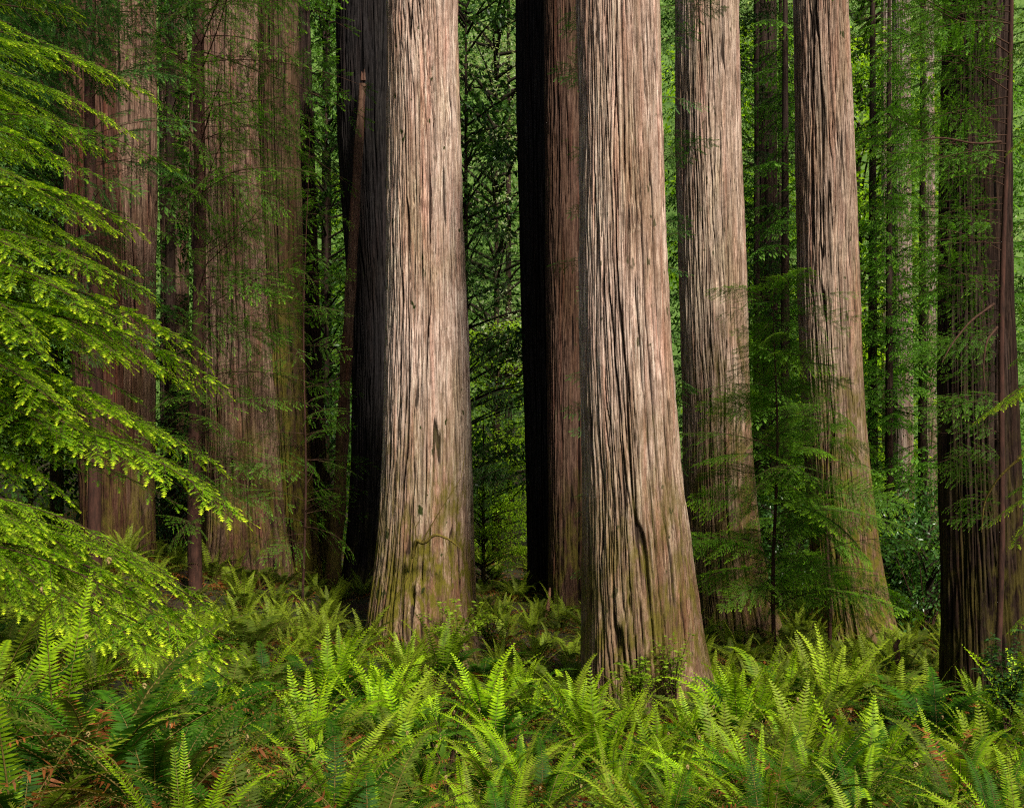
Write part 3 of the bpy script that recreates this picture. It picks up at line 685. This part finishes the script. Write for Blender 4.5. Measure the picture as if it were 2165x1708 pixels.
for lb, u, Y, rz, s in [('glossy leaved shrub in shade right of the moss edged trunk', 1885, 31, 0, 1.0), ('glossy leaved shrub beside the dark brown right trunk', 1960, 29, 2, .9),
                        ('dim glossy shrub behind the hemlock sapling', 1660, 33, 4, .9),
                        ('dark shrub in the gap left of the massive brown roots', 365, 32, 3, .8)]:
    x = (u - CU) / F * Y
    t = thing('evergreen_shrub', lb, 'shrub', (x, Y, gz(x, Y)), 'evergreen shrubs', None, rz, s)
    mb = MB()
    for k in range(6):
        a = k * 1.05; tube(mb, [(0, 0, -.1), (math.cos(a) * .4, math.sin(a) * .4, 1.2), (math.cos(a) * 1.0, math.sin(a) * 1.0, 2.8)], [.03, .02, .01], 5)
    obj('stem', mb.mesh('stem', [M['twig']], True), t); obj('crown', CR['shrub'], t)

def hills():
    xs = np.linspace(-260, 260, 90); ys = np.linspace(92, 330, 50); X, Y = np.meshgrid(xs, ys, indexing='ij')
    Z = 4 + 150 * sstep(85, 260, Y) + 5 * np.sin(X * .05) * sstep(100, 160, Y) + 3 * np.sin(X * .21 + Y * .1) * sstep(95, 120, Y) - 3
    mb = MB(); i = np.arange(89)[:, None] * 50; j = np.arange(49)[None, :]
    mb.add(np.stack([X, Y, Z], -1).reshape(-1, 3), np.stack([i + j, i + 50 + j, i + 51 + j, i + j + 1], -1).reshape(-1, 4))
    g = obj('hills', mb.mesh('hills', [simple_mat('wooded_slope', (.05, .11, .02), (.16, .27, .06), .35)], True)); g['kind'] = 'structure'
hills()

def far_wood():
    r = np.random.default_rng(77); mb = MB()
    nc = 5600
    ang = r.uniform(-.75, .75, nc); Yc = r.uniform(62, 92, nc); X = np.tan(ang) * Yc
    Z = ground(X, Yc, False) + r.uniform(0, 1, nc) ** .9 * (Yc * .72 + 3 * np.sin(X * .35))
    Pall = []; D = []; S = []; W = []
    per = 60
    c = np.stack([X, Yc, Z], 1); cr = r.uniform(.8, 2.0, nc)
    off = r.normal(size=(nc, per, 3)) * [1, .8, .55] * cr[:, None, None] * .6
    P = (c[:, None] + off).reshape(-1, 3); n = len(P)
    D = off.reshape(-1, 3) + r.normal(size=(n, 3)) * .5 + [0, 0, -.3]
    stamp(mb, P, D, r.normal(size=(n, 3)) * .6 + [0, -.5, .8], r.uniform(.2, .38, n), T_dia, np.clip(.15 + off.reshape(-1, 3)[:, 2] + np.clip((P[:, 2] - 14) / 22, 0, 1) + r.normal(size=n) * .2, 0, 1))  # leaves paled with height: haze and sunlit tops painted in
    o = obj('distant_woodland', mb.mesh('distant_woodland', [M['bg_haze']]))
    o['kind'] = 'stuff'; o['label'] = 'hazy green woodland closing the view far behind the trunks'; o['category'] = 'woodland'
far_wood()

# ------------------------------------------------------------------ ferns
def frond_pts(th0, th1, n=40, side=0.0):
    s = np.linspace(0, 1, n); th = np.radians(th0 + (th1 - th0) * s ** 1.3)
    dx = np.cos(th); dz = np.sin(th)
    x = np.concatenate([[0], np.cumsum((dx[1:] + dx[:-1]) / 2)]) / (n - 1); z = np.concatenate([[0], np.cumsum((dz[1:] + dz[:-1]) / 2)]) / (n - 1)
    return np.stack([x, side * s * s, z], 1), np.stack([dx, np.zeros(n), dz], 1)

def frond_data(seed, th0, th1, pairs=32, pl=.105, pw=.017, curl=False, messy=.0, narrow=1.0):
    r = np.random.default_rng(seed); side = r.uniform(-.12, .12)
    C, T = frond_pts(th0, th1, 60, side); V = []; Fc = []; A = []
    for i in range(pairs):
        q = .12 + .87 * (i + .3) / pairs
        k = q * 59; k0 = int(k); f = k - k0; k1 = min(59, k0 + 1)
        p = C[k0] * (1 - f) + C[k1] * f; t = T[k0]
        nrm = np.array([-t[2], 0, t[0]])
        prof = min(1, .45 + (q - .12) * 3.2) * (1 - max(0, q - .35) / .67) ** .75
        for sg in (-1, 1):
            if r.random() < messy * .35: continue
            l = pl * narrow * max(.06, prof) * r.uniform(.88, 1.08); w = pw * (.55 + .45 * prof)
            a = math.radians(r.uniform(4, 14) + 22 * q ** 2)
            up = r.uniform(.02, .30) + messy * r.uniform(-1.2, .6)
            d = np.array([0, sg, 0]) * math.cos(a) + t * math.sin(a) + nrm * up; d /= np.linalg.norm(d)
            tw = t * math.cos(.3) + nrm * math.sin(.3) * (1 if sg > 0 else 1)
            dr = -nrm * .25 + t * .15
            b = len(V); m1 = p + d * l * .45; m2 = p + d * l + dr * l * .5
            V += [p - tw * w * .45, p + tw * w * .45, m1 - tw * w * .5 + dr * l * .12, m1 + tw * w * .5 + dr * l * .12, m2]
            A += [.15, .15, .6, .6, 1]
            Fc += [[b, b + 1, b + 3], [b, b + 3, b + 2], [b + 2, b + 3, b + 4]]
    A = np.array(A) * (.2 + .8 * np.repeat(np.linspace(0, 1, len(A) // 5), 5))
    return C, np.array(V), np.array(Fc), A

def add_frond(mb, fd, R=None, loc=(0, 0, 0), s=1.0, mat=0, rmat=1, amp=1.0, curl=False):
    C, V, Fc, A = fd
    if R is None: R = np.eye(3)
    mb.add(V * s @ R.T + loc, Fc, A * amp, mat)
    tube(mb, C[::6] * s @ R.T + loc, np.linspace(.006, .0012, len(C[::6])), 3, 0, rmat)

def frond_mesh(name, fd, mat, fiddle=False):
    mb = MB(); add_frond(mb, fd)
    mats = [M[mat], M['rachis']]
    if fiddle:
        C = fd[0]; a = np.linspace(0, 2 * PI * 1.1, 10); rr = .014 * (1 - a / 9)
        base = C[-1]
        pts = [base + np.array([0, .0, -.0]) + np.array([q * math.sin(x), 0, .014 - q * math.cos(x)]) for x, q in zip(a, rr)]
        tube(mb, pts, np.linspace(.006, .004, 10), 5, 0, 2); mats.append(M['fiddle'])
    return mb.mesh(name, mats)

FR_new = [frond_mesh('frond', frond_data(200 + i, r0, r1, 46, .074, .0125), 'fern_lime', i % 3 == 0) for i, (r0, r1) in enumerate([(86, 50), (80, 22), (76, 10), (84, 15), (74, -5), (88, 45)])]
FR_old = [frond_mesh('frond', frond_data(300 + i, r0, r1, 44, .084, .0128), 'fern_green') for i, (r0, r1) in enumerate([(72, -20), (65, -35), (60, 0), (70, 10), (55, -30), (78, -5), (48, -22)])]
FR_lo = [frond_mesh('frond', frond_data(350 + i, r0, r1, 44, .082, .0128), 'fern_lime') for i, (r0, r1) in enumerate([(70, -15), (62, -25), (74, 5)])]
FR_dead = [frond_mesh('dead_frond', frond_data(400 + i, r0, r1, 30, .085, .016, messy=.9), 'fern_dead') for i, (r0, r1) in enumerate([(80, -75), (62, -70), (40, -50), (86, -20)])]
FR_yel = [frond_mesh('frond', frond_data(450 + i, r0, r1, 42, .084, .013, messy=.2), 'fern_yellow') for i, (r0, r1) in enumerate([(60, -25), (50, -15)])]

def fern_parts(r, style):
    """list of (mesh list, index, azimuth, tilt, scale)"""
    out = []
    nn, no, nd = {'lime': (11, 11, 3), 'mixed': (4, 16, 4), 'deep': (0, 18, 4), 'withered': (1, 5, 10)}[style]
    a0 = r.uniform(0, 2 * PI)
    for i in range(nn): out.append(('n', int(r.integers(6)), a0 + i * 2 * PI / max(1, nn) + r.uniform(-.4, .4), r.uniform(-.05, .25), r.uniform(.75, 1.15)))
    for i in range(no): out.append(('o' if r.random() < .75 or style == 'deep' else 'l', int(r.integers(7)), a0 + i * 2 * PI / no + r.uniform(-.35, .35), r.uniform(-.1, .2), r.uniform(.75, 1.2)))
    for i in range(nd): out.append(('d', int(r.integers(4)), r.uniform(0, 2 * PI), r.uniform(-.1, .2), r.uniform(.7, 1.05)))
    if r.random() < .25: out.append(('y', int(r.integers(2)), r.uniform(0, 2 * PI), .1, 1.0))
    return out
FAM = {'n': FR_new, 'o': FR_old, 'l': FR_lo, 'd': FR_dead, 'y': FR_yel}

def merged_fern(seed, style):
    r = np.random.default_rng(seed); mb = MB(); mats = [M['fern_lime'], M['rachis'], M['fern_green'], M['fern_dead'], M['fern_yellow']]
    mi = {'n': 0, 'l': 0, 'o': 2, 'd': 3, 'y': 4}
    cache = {}
    for fam, k, az, tilt, s in fern_parts(r, style):
        th = {'n': (84, 35), 'l': (66, -25), 'o': (62, -32), 'd': (45, -60), 'y': (55, -20)}[fam]
        fd = frond_data(seed * 50 + k + ord(fam), th[0] + r.uniform(-8, 6), th[1] + r.uniform(-15, 20), 24, .11, .024, messy=.8 if fam == 'd' else 0)
        ca, sa = math.cos(az), math.sin(az)
        R = np.array([[ca, -sa, 0], [sa, ca, 0], [0, 0, 1]]) @ np.array([[math.cos(tilt), 0, math.sin(tilt)], [0, 1, 0], [-math.sin(tilt), 0, math.cos(tilt)]])
        add_frond(mb, fd, R, (ca * .05, sa * .05, 0), s, mi[fam], 1, r.uniform(.85, 1.3))
    return mb.mesh('fern_clump', mats)
FERN_FAR = {st: [merged_fern(500 + 10 * j + i, st) for i in range(4)] for j, st in enumerate(['lime', 'mixed', 'deep', 'withered'])}

def fern_detailed(loc, s, r, style, label, group, rz=0):
    t = thing('sword_fern', label, 'fern', loc, group)
    for fam, k, az, tilt, sc in fern_parts(r, style):
        me = FAM[fam][k % len(FAM[fam])]
        o = bpy.data.objects.new('dead_frond' if fam == 'd' else 'frond', me); COL.objects.link(o); o.parent = t
        o.location = (math.cos(az) * .05, math.sin(az) * .05, 0); o.rotation_euler = (r.uniform(-.15, .15), tilt, az); o.scale = (sc * s,) * 3
    return t

TRUNKS = [(TR[k][0].location.x, TR[k][0].location.y, float(TR[k][1][2][0])) for k in TR]
def fern_positions():
    r = np.random.default_rng(99); pts = []
    tries = 0
    while tries < 40000:
        tries += 1
        Y = 5.0 + (47 - 5.0) * r.random() ** 1.15; x = r.uniform(-.52, .52) * Y * 1.04
        z = gz(x, Y); v = HV + (CZ - z) / Y * F
        if v > 1900: continue
        if any((x - a) ** 2 + (Y - b) ** 2 < (c + .25) ** 2 for a, b, c in TRUNKS): continue
        if (abs(x / Y - 2.14 / 18) < .062 and 15.6 < Y < 18) or (abs(x / Y + 1.63 / 22) < .058 and 18.6 < Y < 22): continue
        sp = .56 if Y < 12 else (.60 if Y < 20 else (.72 if Y < 33 else 1.3))
        if any((x - p[0]) ** 2 + (Y - p[1]) ** 2 < sp * sp for p in pts): continue
        pts.append((x, Y, z, v))
    return pts
FP = fern_positions()
FP.sort(key=lambda p: p[1])
print('fern positions', len(FP))
MANUAL = [  # u, Y, scale, style  larger ferns close to the camera, left and bottom
    (40, 5.9, 1.35, 'mixed'), (200, 6.6, 1.5, 'deep'), (-60, 7.0, 1.5, 'lime'), (330, 6.2, 1.3, 'deep'), (120, 7.4, 1.35, 'mixed'), (470, 7.6, .95, 'deep'),
    (1270, 13.0, 1.0, 'lime'), (1400, 12.6, .95, 'lime'), (1530, 12.6, 1.0, 'lime'), (1830, 11.6, 1.15, 'lime'), (1680, 13.2, .95, 'lime'), (2090, 12.4, 1.0, 'lime'),
    (790, 15.2, .95, 'lime'), (660, 12.4, .95, 'lime'), (1040, 13.8, .95, 'mixed'), (920, 10.8, .75, 'lime'),
    (400, 7.0, 1.0, 'withered'), (1010, 11.0, .8, 'withered'), (1110, 10.8, .75, 'withered'), (1960, 11.2, 1.0, 'withered'), (700, 12.6, .85, 'withered'), (1330, 13.8, .7, 'withered'), (860, 13.2, .8, 'withered'), (1750, 10.6, .85, 'withered')]
sites = []
for u, Y, s, st in MANUAL:
    x = (u - CU) / F * Y; sites.append((x, Y, gz(x, Y), s, st))
rr = np.random.default_rng(12)
for x, Y, z, v in FP:
    if any((x - q[0]) ** 2 + (Y - q[1]) ** 2 < .55 ** 2 for q in sites[:len(MANUAL)]): continue
    u = CU + x / Y * F
    if u < 560: w = (.18, .36, .38, .08)
    elif u < 1240: w = (.26, .36, .26, .12)
    else: w = (.34, .24, .32, .10)
    if Y > 17: w = (.34, .34, .27, .05)
    st = ['lime', 'mixed', 'deep', 'withered'][rr.choice(4, p=w)]
    sites.append((x, Y, z, (rr.uniform(.85, 1.05) if rr.random() < .35 else rr.uniform(.5, .8)) * (1 if Y < 15 else 1.12) * (1.0 if Y > 9 else 1.1), st))
sites.sort(key=lambda q: q[1])
NEAR, TOTAL = 100, 297
LAND = [('A', 'the closest pale trunk'), ('B', 'the mossy footed pale trunk'), ('B2', 'the blackened trunk'), ('C', 'the shaded wide trunk'),
        ('D', 'the moss edged trunk'), ('E1', 'the coal black trunk'), ('F2', 'the dark red trunk'), ('G1', 'the knotted trunk'), ('H', 'the dark right trunk')]
TONE = {'lime': 'lime green upright', 'mixed': 'mid green arching', 'deep': 'deep green spreading', 'withered': 'half withered rusty'}
ORD = ['first', 'second', 'third', 'fourth', 'fifth', 'sixth', 'seventh', 'eighth', 'ninth', 'tenth', 'eleventh', 'twelfth', 'thirteenth', 'fourteenth', 'fifteenth', 'sixteenth', 'seventeenth', 'eighteenth', 'nineteenth', 'twentieth',
       'twenty-first', 'twenty-second', 'twenty-third', 'twenty-fourth', 'twenty-fifth', 'twenty-sixth', 'twenty-seventh', 'twenty-eighth', 'twenty-ninth', 'thirtieth']
ROWS = ['nearest', 'second nearest', 'third nearest', 'fourth nearest', 'middle', 'row behind the middle', 'third farthest', 'second farthest', 'farthest']
def fern_labels(sel):
    lab = {}; buck = {}
    for i, (x, Y, z, s, st) in enumerate(sel):
        best = None
        for k, nm in LAND:
            o = TR[k][0].location; dd = math.hypot(x - o.x, Y - o.y)
            if dd < 2.3 and (best is None or dd < best[0]): best = (dd, k, nm)
        if best:
            o = TR[best[1]][0].location
            side = 'left of' if x < o.x - .9 else ('right of' if x > o.x + .9 else ('in front of' if Y < o.y else 'behind'))
            key = ('t', side, best[2])
        else:
            key = ('r', int(min(29, i // 24)))
        buck.setdefault(key, []).append(i)
    for key, ids in buck.items():
        ids.sort(key=lambda i: sel[i][0] / sel[i][1])
        for n, i in enumerate(ids):
            tone = TONE[sel[i][4]]
            if key[0] == 't':
                lab[i] = f'{tone} sword fern {key[1]} {key[2]}' + (f', {ORD[n]} from left' if len(ids) > 1 else '')
            else:
                a = key[1]
                lab[i] = f'{tone} sword fern, {ORD[n]} from the left in the {ORD[a] if a else "front"} row of ferns'
    return lab
sel = sites[:TOTAL]
labs = fern_labels(sel)
for i, (x, Y, z, s, st) in enumerate(sel):
    loc = (x, Y, z - .02)
    if i < NEAR:
        fern_detailed(loc, s, rr, st, labs[i], 'sword ferns covering the forest floor')
    else:
        t = thing('sword_fern', labs[i], 'fern', loc, 'sword ferns covering the forest floor', FERN_FAR[st][i % 4], rr.uniform(0, 6.28), s * 1.25)
        t.rotation_euler = (rr.uniform(-.12, .12), rr.uniform(-.12, .12), t.rotation_euler.z)
rest = sites[TOTAL:]
if rest:
    V = []; mb = MB(); mats = [M['fern_lime'], M['rachis'], M['fern_green'], M['fern_dead'], M['fern_yellow']]
    for i, (x, Y, z, s, st) in enumerate(rest):
        me = FERN_FAR[st][i % 4]; n = len(me.vertices)
        co = np.empty(n * 3, np.float32); me.vertices.foreach_get('co', co); co = co.reshape(-1, 3) * s
        tp = np.empty(n, np.float32); me.attributes['tip'].data.foreach_get('value', tp)
        a = rr.uniform(0, 6.28); R = np.array([[math.cos(a), -math.sin(a), 0], [math.sin(a), math.cos(a), 0], [0, 0, 1]])
        co = co @ R.T + [x, Y, z]
        nf = len(me.polygons); lt = np.empty(nf, np.int32); me.polygons.foreach_get('loop_total', lt)
        mi = np.empty(nf, np.int32); me.polygons.foreach_get('material_index', mi)
        lv = np.empty(len(me.loops), np.int32); me.loops.foreach_get('vertex_index', lv)
        st_ = np.concatenate([[0], np.cumsum(lt)[:-1]]); base = mb.n
        mb.V.append(co); mb.A.append(tp.astype(float)); mb.n += n
        for m_ in range(5):
            for k in (3, 4):
                q = st_[(mi == m_) & (lt == k)]
                if len(q): mb.F.append((lv[q[:, None] + np.arange(k)] + base, m_))
    o = obj('distant_ferns', mb.mesh('distant_ferns', mats)); o['kind'] = 'stuff'
    o['label'] = 'ferns crowding the ground far back between the trunks'; o['category'] = 'ferns'

# ------------------------------------------------------------------ forest floor litter and low herbs (uncountable)
def floor_cover():
    r = np.random.default_rng(3); n = 110000
    Y = 4.5 + 52 * r.random(n) ** 1.3; x = r.uniform(-.55, .55, n) * Y; z = ground(x, Y)
    P = np.stack([x, Y, z + r.uniform(.0, .05, n)], 1)
    mb = MB(); k = n // 2
    stamp(mb, P[:k], r.normal(size=(k, 3)) * [1, 1, .3], r.normal(size=(k, 3)) * .5 + [0, 0, 1], r.uniform(.05, .13, k), T_dia, r.uniform(0, 1, k), 0)
    o = obj('leaf_litter', mb.mesh('leaf_litter', [M['fern_dead']])); o['kind'] = 'stuff'; o['label'] = 'rusty dead fronds and leaf litter on the ground'; o['category'] = 'litter'
    mb = MB(); P = P[k:]; msk = vn(P[:, 0], P[:, 1]) > .35; P = P[msk]; n2 = len(P)
    P = np.repeat(P, 3, 0) + r.normal(size=(n2 * 3, 3)) * [.06, .06, .0] + np.stack([np.zeros(n2 * 3), np.zeros(n2 * 3), r.uniform(.03, .22, n2 * 3)], 1)
    stamp(mb, P, r.normal(size=(n2 * 3, 3)) * [1, 1, .3], r.normal(size=(n2 * 3, 3)) * .4 + [0, 0, 1], r.uniform(.03, .07, n2 * 3), T_dia, r.uniform(0, 1, n2 * 3), 0)
    o = obj('ground_herbs', mb.mesh('ground_herbs', [M['leaf_small']])); o['kind'] = 'stuff'; o['label'] = 'small green herbs growing low between the ferns'; o['category'] = 'ground cover'
def vn(x, y): return .5 + .5 * np.sin(x * 1.9 + 2 * np.sin(y * 1.3)) * np.cos(y * 1.7 + np.sin(x * 2.3))
floor_cover()

# ------------------------------------------------------------------ sticks, snags and small plants
def stick(name, label, cat, pts, rad, mat, k=8, kids=()):
    """pts: (u, v, Y)"""
    W = np.array([at(*p) for p in pts]); base = W[0].copy()
    q = np.linspace(0, len(W) - 1, 6 * len(W)); C = np.stack([np.interp(q, range(len(W)), W[:, i]) for i in range(3)], 1)
    ker = np.ones(5) / 5
    Cs = np.stack([np.convolve(np.pad(C[:, i], 2, mode='edge'), ker, 'valid') for i in range(3)], 1)
    rd = np.interp(q, range(len(W)), rad) * (1 + .12 * np.sin(q * 9))
    mb = MB(); tube(mb, Cs - base, rd, k, 0, 0, True)
    o = obj(name, mb.mesh(name, [M[mat]], True), None, base)
    o['label'] = label; o['category'] = cat
    for kp, kr in kids:
        W2 = np.array([at(*p) for p in kp]) - base; mb = MB(); tube(mb, W2, np.linspace(kr, kr * .3, len(W2)), 5)
        obj('twig', mb.mesh('twig', [M[mat]], True), o)
    return o
# broken pole leaning on the blackened trunk, splintered top
o = stick('leaning_snag', 'long broken pole with a splintered reddish top leaning against the blackened trunk', 'snag',
          [(700, 1262, 26.2), (718, 1050, 26.0), (730, 800, 25.9), (742, 600, 25.8), (754, 380, 25.8), (768, 160, 25.8)], [.19, .16, .14, .125, .11, .085], 'bark_e', 10)
mb = MB()
tp = at(768, 160, 25.8) - np.array(o.location)
for dx, h in ((-.03, .10), (.025, .16)): tube(mb, [tp + [dx, 0, -.12], tp + [dx, 0, .03], tp + [dx * 1.2, 0, h]], [.04, .03, .002], 4)
obj('splinter', mb.mesh('splinter', [M['bark_e']]), o)
stick('broken_stem', 'thin upright reddish dead stem standing among the ferns before the moss edged trunk', 'dead stem',
      [(1908, 1500, 20), (1904, 1440, 20), (1897, 1380, 20), (1893, 1366, 20), (1902, 1350, 20)], [.055, .055, .055, .05, .03], 'snag', 8)
stick('bent_stick', 'bare bent stick propped on the ground by the reddish brown trunk', 'stick', [(1152, 1320, 27), (1160, 1275, 27.2), (1163, 1240, 27.4)], [.05, .045, .025], 'snag', 7)
stick('mossy_twig', 'bare twisted mossy twig curling out low on the broad pale trunk', 'twig',
      [(872, 1180, 20.75), (880, 1140, 20.6), (895, 1150, 20.5), (920, 1128, 20.4), (950, 1140, 20.4), (975, 1160, 20.5)], [.035, .04, .035, .028, .02, .008], 'twig_moss', 7,
      [([(890, 1148, 20.5), (930, 1080, 20.3), (975, 1010, 20.2), (985, 950, 20.2)], .012), ([(940, 1135, 20.4), (948, 1165, 20.3), (935, 1190, 20.3)], .009), ([(880, 1142, 20.6), (878, 1115, 20.5), (890, 1095, 20.5)], .014), ([(872, 1180, 20.75), (866, 1215, 20.7), (840, 1255, 20.9)], .02)])
stick('fallen_branch', 'curved reddish root like branch lying at the knotted foot of the massive trunk', 'branch',
      [(480, 1222, 24.2), (520, 1212, 24.2), (545, 1216, 24.1), (552, 1250, 24)], [.015, .03, .035, .02], 'bark_red', 8)
stick('fallen_branch', 'thin twiggy brown branch fallen among the ferns at the bottom left', 'branch',
      [(560, 1560, 11.5), (600, 1610, 11.2), (650, 1640, 11), (700, 1690, 10.8)], [.01, .025, .03, .015], 'twig', 6,
      [([(600, 1610, 11.2), (590, 1660, 11), (600, 1690, 11)], .01), ([(650, 1640, 11), (670, 1600, 11), (700, 1590, 11)], .01), ([(620, 1620, 11.1), (600, 1580, 11.0), (610, 1550, 11)], .008)])
# bare looping twigs before the dark right trunk
r_ = np.random.default_rng(8)
for i, (lb, pts) in enumerate([
    ('bare twig sweeping down from the slim red stem across the dark right trunk', [(2105, 640, 16.3), (2050, 680, 15.9), (2010, 730, 15.7), (1990, 770, 15.6)]),
    ('bare curved twig hanging beside the slim red stem at the right', [(2110, 690, 16.3), (2085, 720, 16), (2078, 780, 16), (2086, 840, 16)]),
    ('long bare twig crossing high over the dark right trunk', [(2120, 300, 16.3), (2060, 305, 15.8), (1990, 290, 15.6), (1930, 300, 15.5)]),
    ('mossy twig drooping at the right edge low on the dark trunk', [(2165, 960, 15), (2110, 1010, 15.2), (2080, 1060, 15.4), (2075, 1130, 15.5)])]):
    stick('bare_twig', lb, 'twig', pts, [.022, .016, .012, .005], 'twig_moss' if 'mossy' in lb else 'twig', 6)

def leafy_bush(name, label, cat, u, v, Y, h, w, nst, leafmat, ls, nper, seed, tm=T_leaf, on_ground=True, tilt=0):
    r = np.random.default_rng(seed); c = at(u, v, Y)
    z = gz(c[0], Y) if on_ground else c[2]
    t = thing(name, label, cat, (c[0], Y, z))
    ms = MB(); ml = MB()
    for i in range(nst):
        a = r.uniform(0, 2 * PI); q = w * r.uniform(.3, 1); hh = h * r.uniform(.55, 1)
        e = np.array([math.cos(a) * q, math.sin(a) * q, hh])
        pl = np.array([[0, 0, -.05], e * [.2, .2, .45], e * [.6, .6, .8], e]); tube(ms, pl, [.010, .008, .005, .002], 4)
        P = []; D = []
        for k in range(nper):
            f = r.uniform(.3, 1); p = np.array([np.interp(f * 3, range(4), pl[:, j]) for j in range(3)])
            P.append(p + r.normal(size=3) * .03 * w); b = r.uniform(0, 2 * PI); D.append([math.cos(b), math.sin(b), r.uniform(-.2, .35)])
        D[-1] = [0, 0, 1]; P = np.array(P) + np.array(D) * .02
        stamp(ml, P, np.array(D), r.normal(size=(nper, 3)) * .35 + [0, 0, 1], r.uniform(*ls, nper), tm, r.uniform(.4, 1.0, nper))
    obj('stem', ms.mesh('stem', [M['twig']]), t); obj('leaves', ml.mesh('leaves', [M[leafmat]]), t)
    return t
leafy_bush('rhododendron_seedling', 'young seedling with large smooth bright green leaves low among the ferns', 'plant', 945, 1600, 10.2, .95, .38, 7, 'leaf_fresh', (.12, .19), 9, 1)
leafy_bush('huckleberry_bush', 'airy yellow green bush at the right foot of the broad pale trunk', 'shrub', 965, 1400, 20.2, 1.35, .75, 16, 'leaf_small', (.07, .11), 46, 2)
leafy_bush('huckleberry_bush', 'small airy light green bush before the middle of the closest trunk', 'shrub', 1345, 1480, 16.4, .95, .42, 12, 'leaf_small', (.06, .10), 46, 3)
leafy_bush('huckleberry_bush', 'thin leafy bush against the right side of the closest trunk', 'shrub', 1425, 1480, 16.7, 1.35, .4, 12, 'leaf_small', (.05, .09), 40, 4)
leafy_bush('huckleberry_bush', 'green leafy bush right of the mossy footed pale trunk under the dark gap', 'shrub', 1035, 1380, 22.5, 1.1, .6, 12, 'leaf_small', (.06, .10), 44, 5)
leafy_bush('huckleberry_bush', 'dark leafy bush growing at the lower right edge before the dark trunk', 'shrub', 2130, 1450, 14.5, 1.7, .5, 16, 'leaf_shiny', (.06, .11), 50, 6)

# ------------------------------------------------------------------ light, world, camera
AZ, EL = math.radians(30), math.radians(42)     # sun: right of and behind the camera
sd = Vector((math.sin(AZ) * math.cos(EL), -math.cos(AZ) * math.cos(EL), math.sin(EL)))
w = bpy.data.worlds.new('World'); scene.world = w; w.use_nodes = True
nt = w.node_tree; nt.nodes.clear()
sky = N(nt, 'ShaderNodeTexSky'); sky.sky_type = 'NISHITA'; sky.sun_disc = False
sky.sun_elevation = EL; sky.sun_rotation = math.atan2(sd.x, sd.y)
sky.air_density = 1.2; sky.dust_density = 3.0
bg = N(nt, 'ShaderNodeBackground', i_Strength=.055); nt.links.new(sky.outputs[0], bg.inputs[0])
o = N(nt, 'ShaderNodeOutputWorld'); nt.links.new(bg.outputs[0], o.inputs[0])
sl = bpy.data.lights.new('sun', 'SUN'); sl.energy = 5.0; sl.angle = math.radians(7); sl.color = (1.0, .93, .82)
so = bpy.data.objects.new('sun', sl); COL.objects.link(so)
so.rotation_euler = sd.to_track_quat('Z', 'Y').to_euler()
cam = bpy.data.cameras.new('camera'); co = bpy.data.objects.new('camera', cam); COL.objects.link(co)
co.location = (0, 0, CZ); co.rotation_euler = (PI / 2, 0, 0)
cam.sensor_width = 36; cam.lens = 36 * F / 2165; cam.shift_y = (HV - 854) / 2165
cam.clip_start = .1; cam.clip_end = 1500
scene.camera = co
scene.render.resolution_x = 1024; scene.render.resolution_y = 807
scene.view_settings.view_transform = 'Standard'; scene.view_settings.look = 'None'; scene.view_settings.exposure = 0
scene.cycles.max_bounces = 4; scene.cycles.diffuse_bounces = 2; scene.cycles.transmission_bounces = 3; scene.cycles.glossy_bounces = 2
scene.cycles.use_denoising = False; scene.cycles.use_adaptive_sampling = True; scene.cycles.adaptive_threshold = .03; scene.cycles.filter_width = 1.2; scene.cycles.sample_clamp_indirect = 3.0; scene.cycles.sample_clamp_direct = 6.0
